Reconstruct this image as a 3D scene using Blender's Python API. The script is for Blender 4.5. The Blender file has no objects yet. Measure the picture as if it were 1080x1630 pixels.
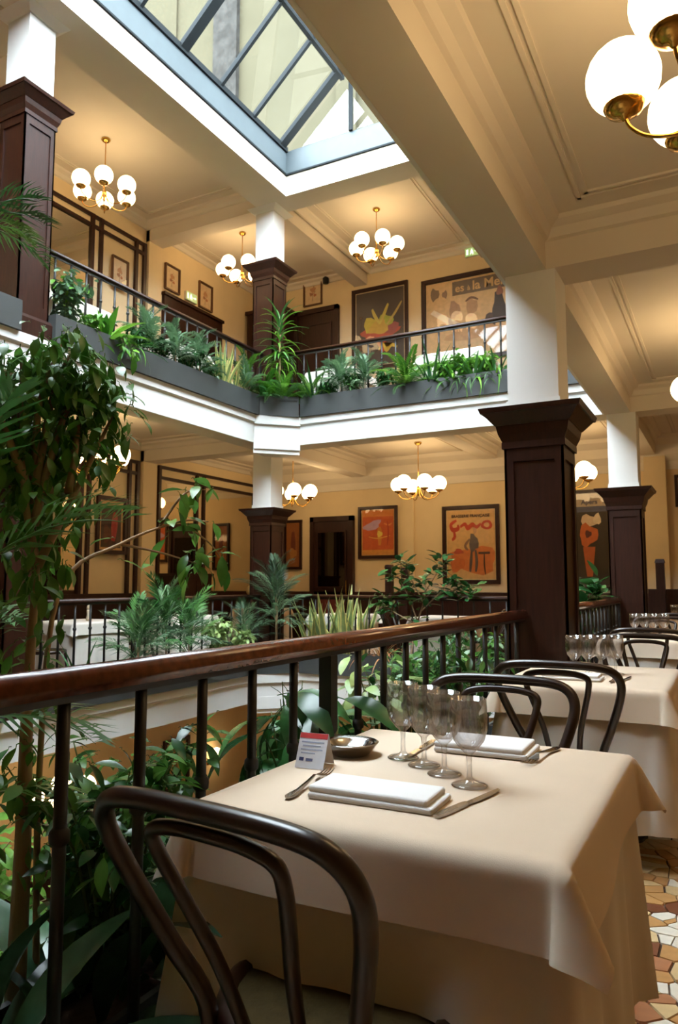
import bpy, bmesh, math, random
from math import pi, sin, cos, radians as R
from mathutils import Matrix, Vector
random.seed(7)
SC = bpy.context.scene
COL = SC.collection

# ------------------------------------------------------------------ camera, world, exposure
cam_d = bpy.data.cameras.new('camera'); cam = bpy.data.objects.new('camera', cam_d); COL.objects.link(cam)
cam_d.sensor_fit = 'HORIZONTAL'; cam_d.sensor_width = 15.6; cam_d.lens = 1174.12 / 1080 * 15.6
cam.location = (0, 0, 1.2); cam.rotation_euler = (pi / 2 + 0.0964, 0, 0.4871)
cam_d.clip_start = .05; cam_d.clip_end = 200
cam_d.dof.use_dof = True; cam_d.dof.focus_distance = 2.2; cam_d.dof.aperture_fstop = 6.3
SC.camera = cam

W = bpy.data.worlds.new('sky'); SC.world = W; W.use_nodes = True
bg = W.node_tree.nodes['Background']
bg.inputs['Color'].default_value = (.82, .91, 1.0, 1); bg.inputs['Strength'].default_value = 34.0
GLOBE_POWER = 10.5
SC.view_settings.view_transform = 'Standard'; SC.view_settings.look = 'None'
SC.view_settings.gamma = 1; SC.view_settings.use_curve_mapping = False
SC.view_settings.exposure = -0.35
try:
    SC.cycles.use_denoising = True
    SC.cycles.max_bounces = 9; SC.cycles.diffuse_bounces = 5; SC.cycles.glossy_bounces = 4
    SC.cycles.transmission_bounces = 8; SC.cycles.transparent_max_bounces = 12
    SC.cycles.sample_clamp_indirect = 6; SC.cycles.caustics_refractive = False; SC.cycles.caustics_reflective = False
except Exception:
    pass

# ------------------------------------------------------------------ materials
def lin(c):
    return tuple(((x / 255) / 12.92 if x / 255 <= .04045 else ((x / 255 + .055) / 1.055) ** 2.4) for x in c) + (1,)
_M = {}
def _new(name):
    m = bpy.data.materials.new(name); m.use_nodes = True
    return m, m.node_tree, m.node_tree.nodes['Principled BSDF']
def mat(name, rgb, rough=.5, metal=0, var=.0, scale=8, bump=0, bscale=60, spec=.5, coat=0, stretch=None, rand=0, sub=0, sheen=0):
    """principled colour with fine procedural variation"""
    if name in _M: return _M[name]
    m, t, p = _new(name); N, L = t.nodes, t.links
    c = lin(rgb)
    p.inputs['Roughness'].default_value = rough; p.inputs['Metallic'].default_value = metal
    p.inputs['Specular IOR Level'].default_value = spec; p.inputs['Coat Weight'].default_value = coat
    p.inputs['Coat Roughness'].default_value = .12
    if sheen: p.inputs['Sheen Weight'].default_value = sheen
    tc = N.new('ShaderNodeTexCoord'); mp = N.new('ShaderNodeMapping'); L.new(tc.outputs['Object'], mp.inputs[0])
    if stretch: mp.inputs['Scale'].default_value = stretch
    p.inputs['Base Color'].default_value = c
    out = None
    if var:
        no = N.new('ShaderNodeTexNoise'); no.inputs['Scale'].default_value = scale; no.inputs['Detail'].default_value = 5
        L.new(mp.outputs[0], no.inputs['Vector'])
        rp = N.new('ShaderNodeMapRange'); rp.inputs[1].default_value = .25; rp.inputs[2].default_value = .75
        rp.inputs[3].default_value = 1 - var; rp.inputs[4].default_value = 1 + var
        L.new(no.outputs['Fac'], rp.inputs[0])
        mx = N.new('ShaderNodeVectorMath'); mx.operation = 'SCALE'; mx.inputs[0].default_value = c[:3]
        L.new(rp.outputs[0], mx.inputs['Scale']); out = mx.outputs[0]
    if rand:
        oi = N.new('ShaderNodeObjectInfo'); hs = N.new('ShaderNodeHueSaturation')
        if out: L.new(out, hs.inputs['Color'])
        else: hs.inputs['Color'].default_value = c
        r1 = N.new('ShaderNodeMapRange'); r1.inputs[3].default_value = 1 - rand; r1.inputs[4].default_value = 1 + rand
        L.new(oi.outputs['Random'], r1.inputs[0]); L.new(r1.outputs[0], hs.inputs['Value'])
        r2 = N.new('ShaderNodeMapRange'); r2.inputs[3].default_value = .5 + rand * .05; r2.inputs[4].default_value = .5 - rand * .06
        L.new(oi.outputs['Random'], r2.inputs[0]); L.new(r2.outputs[0], hs.inputs['Hue']); out = hs.outputs[0]
    if out: L.new(out, p.inputs['Base Color'])
    if bump:
        n2 = N.new('ShaderNodeTexNoise'); n2.inputs['Scale'].default_value = bscale; n2.inputs['Detail'].default_value = 4
        L.new(mp.outputs[0], n2.inputs['Vector'])
        b = N.new('ShaderNodeBump'); b.inputs['Strength'].default_value = bump; b.inputs['Distance'].default_value = .01
        L.new(n2.outputs['Fac'], b.inputs['Height']); L.new(b.outputs[0], p.inputs['Normal'])
    if sub:
        tr = N.new('ShaderNodeBsdfTranslucent'); ms = N.new('ShaderNodeMixShader'); ms.inputs[0].default_value = sub
        if out: L.new(out, tr.inputs['Color'])
        else: tr.inputs['Color'].default_value = c
        L.new(p.outputs[0], ms.inputs[1]); L.new(tr.outputs[0], ms.inputs[2])
        L.new(ms.outputs[0], N['Material Output'].inputs['Surface'])
    _M[name] = m
    return m
def ink(*rgb):
    return mat('ink_%d_%d_%d' % rgb, rgb, .6, var=.12, scale=14)
def pane_mat(name, tint, refl=.12, power=4):
    """window and picture glass: lets light straight through, mirrors a little"""
    if name in _M: return _M[name]
    m, t, p = _new(name); N, L = t.nodes, t.links; N.remove(p)
    tr = N.new('ShaderNodeBsdfTransparent'); tr.inputs[0].default_value = tint
    gl = N.new('ShaderNodeBsdfGlossy'); gl.inputs['Roughness'].default_value = .03
    lw_ = N.new('ShaderNodeLayerWeight'); lw_.inputs[0].default_value = .5
    pw = N.new('ShaderNodeMath'); pw.operation = 'POWER'; pw.inputs[1].default_value = power; L.new(lw_.outputs['Facing'], pw.inputs[0])
    mu = N.new('ShaderNodeMath'); mu.operation = 'MULTIPLY_ADD'; mu.inputs[1].default_value = .8; mu.inputs[2].default_value = refl; mu.use_clamp = True
    L.new(pw.outputs[0], mu.inputs[0]); ms = N.new('ShaderNodeMixShader'); L.new(mu.outputs[0], ms.inputs[0])
    L.new(tr.outputs[0], ms.inputs[1]); L.new(gl.outputs[0], ms.inputs[2]); L.new(ms.outputs[0], N['Material Output'].inputs['Surface'])
    _M[name] = m; return m
def glow(name, rgb, s):
    if name in _M: return _M[name]
    m, t, p = _new(name)
    p.inputs['Base Color'].default_value = (.9, .85, .75, 1)
    p.inputs['Emission Color'].default_value = lin(rgb); p.inputs['Emission Strength'].default_value = s
    p.inputs['Roughness'].default_value = .25
    _M[name] = m; return m
def drinking_glass():
    if 'drinking_glass' in _M: return _M['drinking_glass']
    m = pane_mat('drinking_glass', (.985, .985, .99, 1), .075, 2.0); t = m.node_tree; N, L = t.nodes, t.links
    g = N.new('ShaderNodeBsdfGlass'); g.inputs['IOR'].default_value = 1.45; g.inputs['Roughness'].default_value = 0
    out = N['Material Output'].inputs['Surface']; src = out.links[0].from_socket
    ms = N.new('ShaderNodeMixShader'); ms.inputs[0].default_value = .14
    L.new(src, ms.inputs[1]); L.new(g.outputs[0], ms.inputs[2]); L.new(ms.outputs[0], out)
    return m
def mosaic_mat():
    m, t, p = _new('mosaic_floor'); N, L = t.nodes, t.links
    tc = N.new('ShaderNodeTexCoord'); vo = N.new('ShaderNodeTexVoronoi'); vo.inputs['Scale'].default_value = 14
    ve = N.new('ShaderNodeTexVoronoi'); ve.feature = 'DISTANCE_TO_EDGE'; ve.inputs['Scale'].default_value = 14
    L.new(tc.outputs['Object'], vo.inputs['Vector']); L.new(tc.outputs['Object'], ve.inputs['Vector'])
    sp = N.new('ShaderNodeSeparateColor'); L.new(vo.outputs['Color'], sp.inputs[0])
    cr = N.new('ShaderNodeValToRGB'); cr.color_ramp.interpolation = 'CONSTANT'
    e = cr.color_ramp.elements; cols = [(0, (226, 218, 198)), (.3, (190, 140, 88)), (.55, (160, 92, 58)), (.75, (214, 184, 132)), (.9, (120, 70, 45))]
    e[0].color = lin(cols[0][1]); e[1].position = .3; e[1].color = lin(cols[1][1])
    for q, c in cols[2:]:
        x = e.new(q); x.color = lin(c)
    L.new(sp.outputs[0], cr.inputs[0])
    g = N.new('ShaderNodeMath'); g.operation = 'GREATER_THAN'; g.inputs[1].default_value = .05; L.new(ve.outputs['Distance'], g.inputs[0])
    mx = N.new('ShaderNodeMix'); mx.data_type = 'RGBA'; mx.inputs[6].default_value = lin((70, 52, 40))
    L.new(g.outputs[0], mx.inputs[0]); L.new(cr.outputs[0], mx.inputs[7]); L.new(mx.outputs[2], p.inputs['Base Color'])
    p.inputs['Roughness'].default_value = .35
    return m

M_WALL = mat('cream_wall', (231, 208, 166), .8, var=.04, scale=3, bump=.05, bscale=90)
M_CEIL = mat('ceiling_paint', (224, 214, 198), .75, var=.03, scale=2)
M_WHITE = mat('white_paint', (238, 238, 234), .6, var=.02, scale=4)
M_DARK = mat('dark_wood', (46, 20, 10), .42, var=.4, scale=6, bump=.06, bscale=30, coat=.08, spec=.3, stretch=(9, 9, .7))
M_RAIL = mat('handrail_wood', (94, 44, 25), .24, var=.35, scale=5, coat=.7, stretch=(9, .6, 9))
M_CHAIR = mat('bentwood', (34, 17, 11), .3, var=.35, scale=14, coat=.35)
M_SEAT = mat('olive_seat', (62, 50, 24), .85, var=.25, scale=30, bump=.2, bscale=120, spec=.15)
M_IRON = mat('black_iron', (24, 22, 20), .45, var=.15, scale=30)
M_PLANTER = mat('planter_grey', (62, 65, 65), .55, var=.08, scale=5)
M_SOIL = mat('soil', (52, 38, 28), .95, var=.3, scale=30, bump=.5, bscale=50)
M_FRAME = mat('skylight_steel', (78, 88, 92), .55, var=.05)
M_FRAMED = mat('skylight_dark', (36, 40, 42), .7, var=.05, spec=.08)
M_BRASS = mat('brass', (214, 168, 84), .2, metal=1, var=.06, scale=20)
M_STEEL = mat('cutlery_steel', (205, 205, 205), .16, metal=1)
M_CLOTH = mat('beige_cloth', (234, 213, 188), .85, var=.03, scale=5, bump=.08, bscale=500, sheen=.2)
M_SKIRT = mat('white_cloth', (234, 226, 214), .9, var=.02, scale=5, bump=.08, bscale=500, sheen=.2)
M_NAPKIN = mat('white_napkin', (246, 246, 246), .85, bump=.06, bscale=300)
M_MIRROR = mat('mirror_glass', (225, 215, 195), .03, metal=1)
M_FLOOR = mosaic_mat()
M_PANE = pane_mat('skylight_glass', (.93, .97, .96, 1), .06)
M_PGLASS = pane_mat('picture_glass', (.97, .97, .97, 1), .05)
M_GLOBE = glow('opal_globe_lit', (255, 218, 162), GLOBE_POWER)
M_BLACK = mat('black_plastic', (18, 18, 18), .5)
M_TRUNK = mat('bark', (156, 130, 100), .85, var=.3, scale=18, bump=.4, bscale=40, stretch=(1, 1, .25))
M_STEM = mat('green_stem', (86, 104, 50), .6, var=.2)
def leafmat(name, rgb, rough=.38, sub=.18, rand=.35):
    return mat(name, rgb, rough, var=.22, scale=22, rand=rand, sub=sub)
G_FICUS = leafmat('ficus_leaf', (84, 134, 54), .32, .26)
G_DEEP = leafmat('deep_leaf', (50, 98, 50), .26)
G_BRIGHT = leafmat('bright_leaf', (92, 148, 48), .4, .25)
G_BLUE = leafmat('blue_green_leaf', (108, 142, 106), .5)
G_PALM = leafmat('palm_leaf', (70, 122, 62), .4)
G_DPALM = leafmat('dark_palm_leaf', (66, 94, 66), .4)
G_VARIEG = leafmat('variegated_leaf', (150, 178, 110), .4)
G_SNAKE = leafmat('snake_leaf', (120, 140, 84), .4, .1)
G_YEDGE = leafmat('yellow_edge', (206, 202, 120), .4, .1)
G_ASPI = leafmat('aspidistra_leaf', (58, 92, 66), .22, .06, .3)

# ------------------------------------------------------------------ mesh builder
class MB:
    def __init__(s): s.v = []; s.f = []; s.m = []
    def add(s, v, f, mi=0):
        o = len(s.v); s.v += [tuple(p) for p in v]; s.f += [tuple(i + o for i in q) for q in f]; s.m += [mi] * len(f); return s
    def box(s, x0, y0, z0, x1, y1, z1, mi=0):
        v = [(x0, y0, z0), (x1, y0, z0), (x1, y1, z0), (x0, y1, z0), (x0, y0, z1), (x1, y0, z1), (x1, y1, z1), (x0, y1, z1)]
        return s.add(v, [(3, 2, 1, 0), (4, 5, 6, 7), (0, 1, 5, 4), (1, 2, 6, 5), (2, 3, 7, 6), (3, 0, 4, 7)], mi)
    def frustum(s, a, za, b, zb, cx=0, cy=0, mi=0):
        v = [(cx + i * h, cy + j * h, z) for h, z in ((a, za), (b, zb)) for i, j in ((-1, -1), (1, -1), (1, 1), (-1, 1))]
        return s.add(v, [(3, 2, 1, 0), (4, 5, 6, 7), (0, 1, 5, 4), (1, 2, 6, 5), (2, 3, 7, 6), (3, 0, 4, 7)], mi)
    def prism(s, pts, z0, z1, mi=0):
        n = len(pts); v = [(x, y, z0) for x, y in pts] + [(x, y, z1) for x, y in pts]
        return s.add(v, [tuple(range(n - 1, -1, -1)), tuple(range(n, 2 * n))] + [(i, (i + 1) % n, n + (i + 1) % n, n + i) for i in range(n)], mi)
    def profile(s, pts, axis, a, b, mi=0):
        """closed 2D profile (h, z) swept along 'x' or 'y' from a to b"""
        n = len(pts)
        v = [((q, h, z) if axis == 'x' else (h, q, z)) for q in (a, b) for h, z in pts]
        return s.add(v, [tuple(range(n)), tuple(range(2 * n - 1, n - 1, -1))] + [(i, n + i, n + (i + 1) % n, (i + 1) % n) for i in range(n)], mi)
    def tube(s, pts, r, n=8, closed=False, mi=0):
        P = [Vector(p) for p in pts]; m = len(P)
        rr = r if isinstance(r, (list, tuple)) else [r] * m
        T = [((P[(i + 1) % m] - P[i - 1]) if closed else (P[min(i + 1, m - 1)] - P[max(i - 1, 0)])).normalized() for i in range(m)]
        up = Vector((0, 0, 1)) if abs(T[0].z) < .9 else Vector((0, 1, 0))
        nrm = T[0].cross(up).normalized(); v = []
        for i in range(m):
            nrm = (nrm - T[i] * nrm.dot(T[i])).normalized(); b = T[i].cross(nrm)
            v += [P[i] + (nrm * cos(2 * pi * k / n) + b * sin(2 * pi * k / n)) * rr[i] for k in range(n)]
        f = [(i * n + k, i * n + (k + 1) % n, ((i + 1) % m) * n + (k + 1) % n, ((i + 1) % m) * n + k) for i in range(m if closed else m - 1) for k in range(n)]
        if not closed: f += [tuple(range(n - 1, -1, -1)), tuple(range((m - 1) * n, m * n))]
        return s.add(v, f, mi)
    def lathe(s, prof, n=16, c=(0, 0, 0), mi=0):
        v = [(c[0] + r * cos(2 * pi * k / n), c[1] + r * sin(2 * pi * k / n), c[2] + z) for r, z in prof for k in range(n)]
        f = [(i * n + k, i * n + (k + 1) % n, (i + 1) * n + (k + 1) % n, (i + 1) * n + k) for i in range(len(prof) - 1) for k in range(n)]
        f += [tuple(range(n - 1, -1, -1)), tuple(range((len(prof) - 1) * n, len(prof) * n))]
        return s.add(v, f, mi)
    def grid(s, fn, nu, nv, mi=0, wrap=False):
        v = [fn(i / nu, j / nv) for i in range(nu + (0 if wrap else 1)) for j in range(nv + 1)]
        a = nv + 1; m = nu if wrap else nu + 1
        return s.add(v, [(i * a + j, ((i + 1) % m) * a + j, ((i + 1) % m) * a + j + 1, i * a + j + 1) for i in range(nu) for j in range(nv)], mi)
    def mesh(s, name, mats, smooth=False):
        me = bpy.data.meshes.new(name); me.from_pydata(s.v, [], s.f)
        for m in (mats if isinstance(mats, (list, tuple)) else [mats]): me.materials.append(m)
        if any(s.m): me.polygons.foreach_set('material_index', s.m)
        if smooth: me.polygons.foreach_set('use_smooth', [True] * len(s.f))
        me.update(); return me
    def build(s, name, mats, parent=None, smooth=False, **tags):
        return link(name, s.mesh(name, mats, smooth), parent, **tags)
def link(name, me, parent=None, **tags):
    o = bpy.data.objects.new(name, me); COL.objects.link(o)
    if parent: o.parent = parent
    for k, v in tags.items(): o[k] = v
    return o
def thing(name, label, category, loc=(0, 0, 0), rz=0, group=None, kind=None):
    o = bpy.data.objects.new(name, None); COL.objects.link(o); o.empty_display_size = .1
    o.location = loc; o.rotation_euler = (0, 0, rz); o['label'] = label; o['category'] = category
    if group: o['group'] = group
    if kind: o['kind'] = kind
    return o
def copy_tree(o, parent=None):
    c = o.copy(); COL.objects.link(c); c.parent = parent
    for ch in o.children: copy_tree(ch, c)
    return c
def copy_thing(src, label, loc, rz=0, group=None, scale=1):
    c = copy_tree(src); c.location = loc; c.rotation_euler = (0, 0, rz); c['label'] = label
    if group: c['group'] = group
    c.scale = (scale,) * 3
    return c
def bevel(o, w=.004, seg=2):
    b = o.modifiers.new('bevel', 'BEVEL'); b.width = w; b.segments = seg; b.limit_method = 'ANGLE'; b.angle_limit = R(40)
    return o
def smooth_path(pts, k=6, closed=False):
    """Catmull-Rom through points"""
    P = [Vector(p) for p in pts]; n = len(P); out = []
    for i in range(n if closed else n - 1):
        g = (lambda j: P[j % n]) if closed else (lambda j: P[max(0, min(n - 1, j))])
        a, b, c, d = g(i - 1), g(i), g(i + 1), g(i + 2)
        for q in range(k):
            t = q / k
            out.append(.5 * ((2 * b) + (c - a) * t + (2 * a - 5 * b + 4 * c - d) * t * t + (3 * b - a - 3 * c + d) * t ** 3))
    if not closed: out.append(P[-1])
    return out
def text_mesh(txt, size, material, name='lettering', bold=0.0, align='CENTER'):
    cu = bpy.data.curves.new(name, 'FONT'); cu.body = txt; cu.size = size; cu.align_x = align; cu.offset = bold; cu.extrude = .0006
    cu.resolution_u = 3
    t = bpy.data.objects.new('tmp', cu); COL.objects.link(t)
    bpy.context.view_layer.update()
    me = bpy.data.meshes.new_from_object(t.evaluated_get(bpy.context.evaluated_depsgraph_get()))
    bpy.data.objects.remove(t); me.materials.clear(); me.materials.append(material); me.name = name
    return me
# ------------------------------------------------------------------ dimensions (metres; z = 0 is the middle gallery floor)
XW, XR, YF, YB = -8.2, 2.5, -4.0, 12.0          # outer walls
AX0, AX1, AY0, AY1 = -5.70, -1.20, .3, 8.72   # light well
CX = (-1.02, -5.89); CY = (4.61, 8.91); CS = .154
ST = 3.5                                        # storey height
CH = .42                                        # chamfer of the well's far corner
def S(name, mb, m, label, category, **k):
    return mb.build(name, m, kind='structure', label=label, category=category, **k)

# ---- floors
def ring(z0, z1):
    mb = MB()
    mb.box(AX1, YF, z0, XR, YB, z1); mb.box(XW, YF, z0, AX0, YB, z1)
    mb.box(AX0, AY1, z0, AX1, YB, z1); mb.box(AX0, YF, z0, AX1, AY0, z1)
    mb.prism([(AX0, AY1 - CH), (AX0 + CH, AY1), (AX0, AY1)], z0, z1)
    return mb
floor = S('floor', ring(-.05, 0), M_FLOOR, 'broken-tile mosaic floor of the middle gallery', 'floor')
S('floor', ring(ST - .05, ST), M_FLOOR, 'upper gallery floor behind the highest railing', 'floor')
S('floor', MB().box(XW, YF, -ST - .1, XR, YB, -ST), M_FLOOR, 'ground floor deep down in the light well', 'floor')
# mosaic pieces laid near the table: clipped Voronoi cells
def clip(poly, a, b):
    mx, my = (a[0] + b[0]) / 2, (a[1] + b[1]) / 2; dx, dy = b[0] - a[0], b[1] - a[1]; out = []
    for i in range(len(poly)):
        p, q = poly[i], poly[(i + 1) % len(poly)]
        dp = (p[0] - mx) * dx + (p[1] - my) * dy; dq = (q[0] - mx) * dx + (q[1] - my) * dy
        if dp <= 0: out.append(p)
        if dp * dq < 0:
            t = dp / (dp - dq); out.append((p[0] + (q[0] - p[0]) * t, p[1] + (q[1] - p[1]) * t))
    return out
TX0, TX1, TY0, TY1, TS = -.62, .12, 1.95, 4.45, .078
seeds = []
for i in range(int((TX1 - TX0) / TS) + 1):
    for j in range(int((TY1 - TY0) / TS) + 1):
        seeds.append((TX0 + (i + random.uniform(-.35, 1.35)) * TS, TY0 + (j + random.uniform(-.35, 1.35)) * TS))
tile_mats = [mat('tile_white', (238, 232, 216), .3, var=.06, scale=30), mat('tile_tan', (196, 148, 92), .35, var=.1, scale=30),
             mat('tile_terracotta', (176, 120, 84), .35, var=.1, scale=30), mat('tile_sand', (218, 190, 140), .35, var=.08, scale=30),
             mat('tile_brown', (122, 74, 50), .35, var=.1, scale=30)]
n_t = 0
M_GROUT = mat('grout', (74, 58, 46), .9, var=.2, scale=40)
MB().box(TX0 - .02, TY0 - .02, 0, TX1 + .02, TY1 + .02, .001).build('grout_bed', M_GROUT, floor)
for i, a in enumerate(seeds):
    if n_t >= 298: break
    poly = [(TX0, TY0), (TX1, TY0), (TX1, TY1), (TX0, TY1)]
    for b in seeds:
        if b is not a and abs(b[0] - a[0]) < .3 and abs(b[1] - a[1]) < .3: poly = clip(poly, a, b)
        if len(poly) < 3: break
    if len(poly) < 3: continue
    cx = sum(p[0] for p in poly) / len(poly); cy = sum(p[1] for p in poly) / len(poly)
    k = .935
    pp = [((p[0] - cx) * k, (p[1] - cy) * k) for p in poly]
    top = [(x * .96, y * .96) for x, y in pp]; n = len(pp)
    v = [(x, y, .0) for x, y in pp] + [(x, y, .006 + random.random() * .0015) for x, y in top]
    mb = MB().add(v, [tuple(range(n, 2 * n))] + [(q, (q + 1) % n, n + (q + 1) % n, n + q) for q in range(n)])
    t = mb.build('tile', random.choices(tile_mats, (30, 27, 14, 23, 6))[0], floor); t.location = (cx, cy, .001); n_t += 1

# ---- ceilings with beams and mouldings
def ceiling(level, label):
    z = ST * level + 3.4 if level < 1 else 7.05
    zb = 3.12 if level < 1 else 6.75
    if level < 1: c = S('ceiling', ring(z, z + .05), M_CEIL, label, 'ceiling')
    else:
        mb = MB(); x0, x1, y1 = -5.475, -1.445, 8.655
        mb.box(x1, YF, z, XR, YB, z + .15); mb.box(XW, YF, z, x0, YB, z + .15); mb.box(x0, y1, z, x1, YB, z + .15); mb.box(x0, YF, z, x1, AY0, z + .15)
        c = S('ceiling', mb, M_CEIL, label, 'ceiling')
    def beam(x0, y0, x1, y1, zz=zb, m=M_CEIL): MB().box(x0, y0, zz, x1, y1, z).build('beam', m, c)
    if level < 1:
        beam(-1.19, YF, -.92, YB); beam(-6.02, YF, -5.72, YB)
        beam(-5.72, 8.75, -1.19, 9.07)
    else:
        beam(-1.5, YF, -.9, YB); beam(-5.98, YF, -5.42, 8.6)
        beam(-5.98, 8.6, -1.5, 9.0); beam(-6.02, 9.0, -5.76, YB)
    xl = -6.02 if level < 1 else -5.98
    for y in (.15, 4.45, 8.75):
        beam(-.92, y, XR, y + .31); beam(XW, y, xl, y + .31)
    beam(1.2, YF, 1.5, YB)
    ym = 9.07 if level < 1 else 9.0
    beam(-3.57, ym, -3.33, YB, zb + (.13 if level < 1 else .05))
    ys = [(.46, 4.45), (4.76, 8.75), (9.07, YB)]
    panels = [(-.92, a, 1.2, b) for a, b in ys] + [(XW, a, xl, b) for a, b in ys] + [(-5.72, ym, -3.57, YB), (-3.33, ym, -1.19, YB)]
    for x0, y0, x1, y1 in panels:
        mb = MB(); prof = [(0, 0), (0, -.11), (.025, -.10), (.05, -.05), (.10, -.025), (.11, 0)]
        mb.profile([(x0 + h, z + q) for h, q in prof], 'y', y0, y1); mb.profile([(x1 - h, z + q) for h, q in prof], 'y', y0, y1)
        mb.profile([(y0 + h, z + q) for h, q in prof], 'x', x0, x1); mb.profile([(y1 - h, z + q) for h, q in prof], 'x', x0, x1)
        mb.build('crown_moulding', M_CEIL, c)
        mb = MB(); i = .24; d = .022
        if x1 - x0 > 1:
            for k in (0, .045):
                a0, b0, a1, b1 = x0 + i + k, y0 + i + k, x1 - i - k, y1 - i - k
                mb.box(a0, b0, z - .012, a0 + d, b1, z); mb.box(a1 - d, b0, z - .012, a1, b1, z)
                mb.box(a0, b0, z - .012, a1, b0 + d, z); mb.box(a0, b1 - d, z - .012, a1, b1, z)
            mb.build('panel_moulding', M_CEIL, c)
    if level == 0:   # deep cornice along the far wall
        mb = MB()
        mb.profile([(YB, 3.4), (YB, 2.9), (YB - .03, 2.9), (YB - .05, 3.02), (YB - .14, 3.12), (YB - .16, 3.26), (YB - .3, 3.34), (YB - .32, 3.4)], 'x', XW, XR)
        mb.build('cornice', M_CEIL, c)
    return c
ceiling(0, 'coffered cream ceiling over the middle gallery'); ceiling(1, 'coffered cream ceiling around the skylight')
mb = ring(-.1, -.05); S('ceiling', mb, M_CEIL, 'ceiling of the ground floor under the middle gallery', 'ceiling')

# ---- white fascias round the well
tn = 0
def fascia(level, f):
    """profile f: builds one side"""
    global tn
    z = ST * level; tn += 1
    mb = MB()
    prof = [(0, z - .38), (.035, z - .38), (.035, z - .12), (.05, z - .105), (.07, z - .095), (.07, z), (0, z)]
    f(mb, prof); return mb
for lv, nm in ((0, 'middle'), (1, 'upper')):
    z = ST * lv
    S('trim_%d' % (lv * 5 + 1), fascia(lv, lambda m, p: m.profile([(AX0 - .019 + h * .85, q) for h, q in p], 'y', AY0, AY1 - CH + .02)), M_WHITE, 'white fascia below the planters along the side of the %s gallery' % nm, 'fascia')
    S('trim_%d' % (lv * 5 + 2), fascia(lv, lambda m, p: m.profile([(AY1 + .03 - h, q) for h, q in p], 'x', AX0 + CH - .02, AX1)), M_WHITE, 'white fascia across the far side of the %s gallery' % nm, 'fascia')
    S('trim_%d' % (lv * 5 + 3), fascia(lv, lambda m, p: m.box(AX1 - .014, AY0, ST * lv - .379, AX1 + .01, AY1, ST * lv)), M_WHITE, 'white fascia under the %s gallery on the tables\' side' % nm, 'fascia')
    mb = MB()
    for o_, a, b in ((.035, -.38, -.12), (.07, -.12, 0), (.05, -.46, -.3), (.02, -.52, -.38)):
        k = o_ * .7071; e = .02
        mb.prism([(AX0 + k - e, AY1 - CH - k - e), (AX0 + CH + k + e, AY1 - k + e), (AX0 + .1, AY1 + .05), (AX0 - .05, AY1 - .1)], z + a, z + b)
    S('trim_%d' % (lv * 5 + 4), mb, M_WHITE, 'white stepped corner block of the %s gallery under the column' % nm, 'fascia')

# ---- walls
lw = S('wall_left', MB().box(XW - .1, YF, -ST, XW, YB, 7.05), M_WALL, 'cream side wall with mirror panels behind the galleries', 'wall')
bw = S('wall_back', MB().box(XW, YB, -ST, XR, YB + .1, 7.05), M_WALL, 'cream far wall with framed posters', 'wall')
S('wall_right', MB().box(XR, YF, -ST, XR + .1, YB, 7.05), M_WALL, 'cream wall on the tables\' side', 'wall')
S('wall_front', MB().box(XW, YF - .1, -ST, XR, YF, 7.05), M_WALL, 'cream wall behind the viewer', 'wall')
for z0, z1 in ((-ST, -.1), (0, 3.4), (ST, 7.05)):
    for y in (4.45, 8.75): MB().box(XW, y, z0, XW + .07, y + .31, z1).build('pilaster', M_WALL, lw)
    MB().box(-1.09, YB - .12, z0, -.79, YB, z1).build('pilaster', M_WALL, bw)
    if z0 == 0: MB().box(-5.06, YB - .04, z0, -4.86, YB, z1).build('pilaster', M_WALL, bw)
for (z, h) in ((0, 1.02), (ST, .95), (-ST, .9)):
    mb = MB().box(XW, YF, z, XW + .03, YB, z + h).box(XW, YF, z + h - .05, XW + .06, YB, z + h)
    for y in [YF + .5 + k * .8 for k in range(19)]: mb.box(XW + .03, y, z + .15, XW + .042, y + .62, z + h - .12)
    S('baseboard_left', mb, M_DARK, 'dark wood wainscot on the side wall, %s' % {0: 'middle gallery', ST: 'upper gallery', -ST: 'ground floor'}[z], 'wainscot')
    mb = MB().box(XW, YB - .03, z, XR, YB, z + h + .03).box(XW, YB - .06, z + h - .02, XR, YB, z + h + .03)
    for x in [XW + .4 + k * .8 for k in range(13)]: mb.box(x, YB - .042, z + .15, x + .62, YB - .03, z + h - .12)
    S('baseboard_back', mb, M_DARK, 'dark wood wainscot on the far wall, %s' % {0: 'middle gallery', ST: 'upper gallery', -ST: 'ground floor'}[z], 'wainscot')

# ---- doors
def door(name, label, x0, x1, z0, z1, red):
    d = thing(name, label, 'door', (x0, YB, z0), kind='structure'); w = x1 - x0; h = z1 - z0
    MB().box(0, -.09, 0, .08, -.0, h).box(w - .08, -.09, 0, w, 0, h).box(0, -.09, h - .09, w, 0, h).build('door_frame', M_DARK, d)
    lf = MB().box(.08, -.06, 0, w - .08, -.02, h - .09).build('door_leaf', M_DARK, d)
    m = mat('oxblood_leather', (96, 34, 26), .45, var=.15) if red else M_DARK
    for a, b, mm in ((.12, .42, m), (.47, .92, pane_mat('door_glass', (.5, .4, .35, 1), .08) if red else M_DARK)):
        q = MB(); z_a, z_b = h * a, h * b - .1
        q.box(.17, -.075, z_a, w - .17, -.06, z_b); q.build('door_panel', mm, lf)
        f = MB(); e = .03
        f.box(.17 - e, -.085, z_a - e, .17, -.06, z_b + e).box(w - .17, -.085, z_a - e, w - .17 + e, -.06, z_b + e)
        f.box(.17, -.085, z_a - e, w - .17, -.06, z_a).box(.17, -.085, z_b, w - .17, -.06, z_b + e); f.build('panel_moulding', M_DARK, lf)
    MB().tube([(w - .125, -.07, 1.0), (w - .125, -.11, 1.0), (w - .125, -.11, 1.25), (w - .125, -.07, 1.25)], .009).build('door_handle', M_BRASS, lf)
    return d
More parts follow.
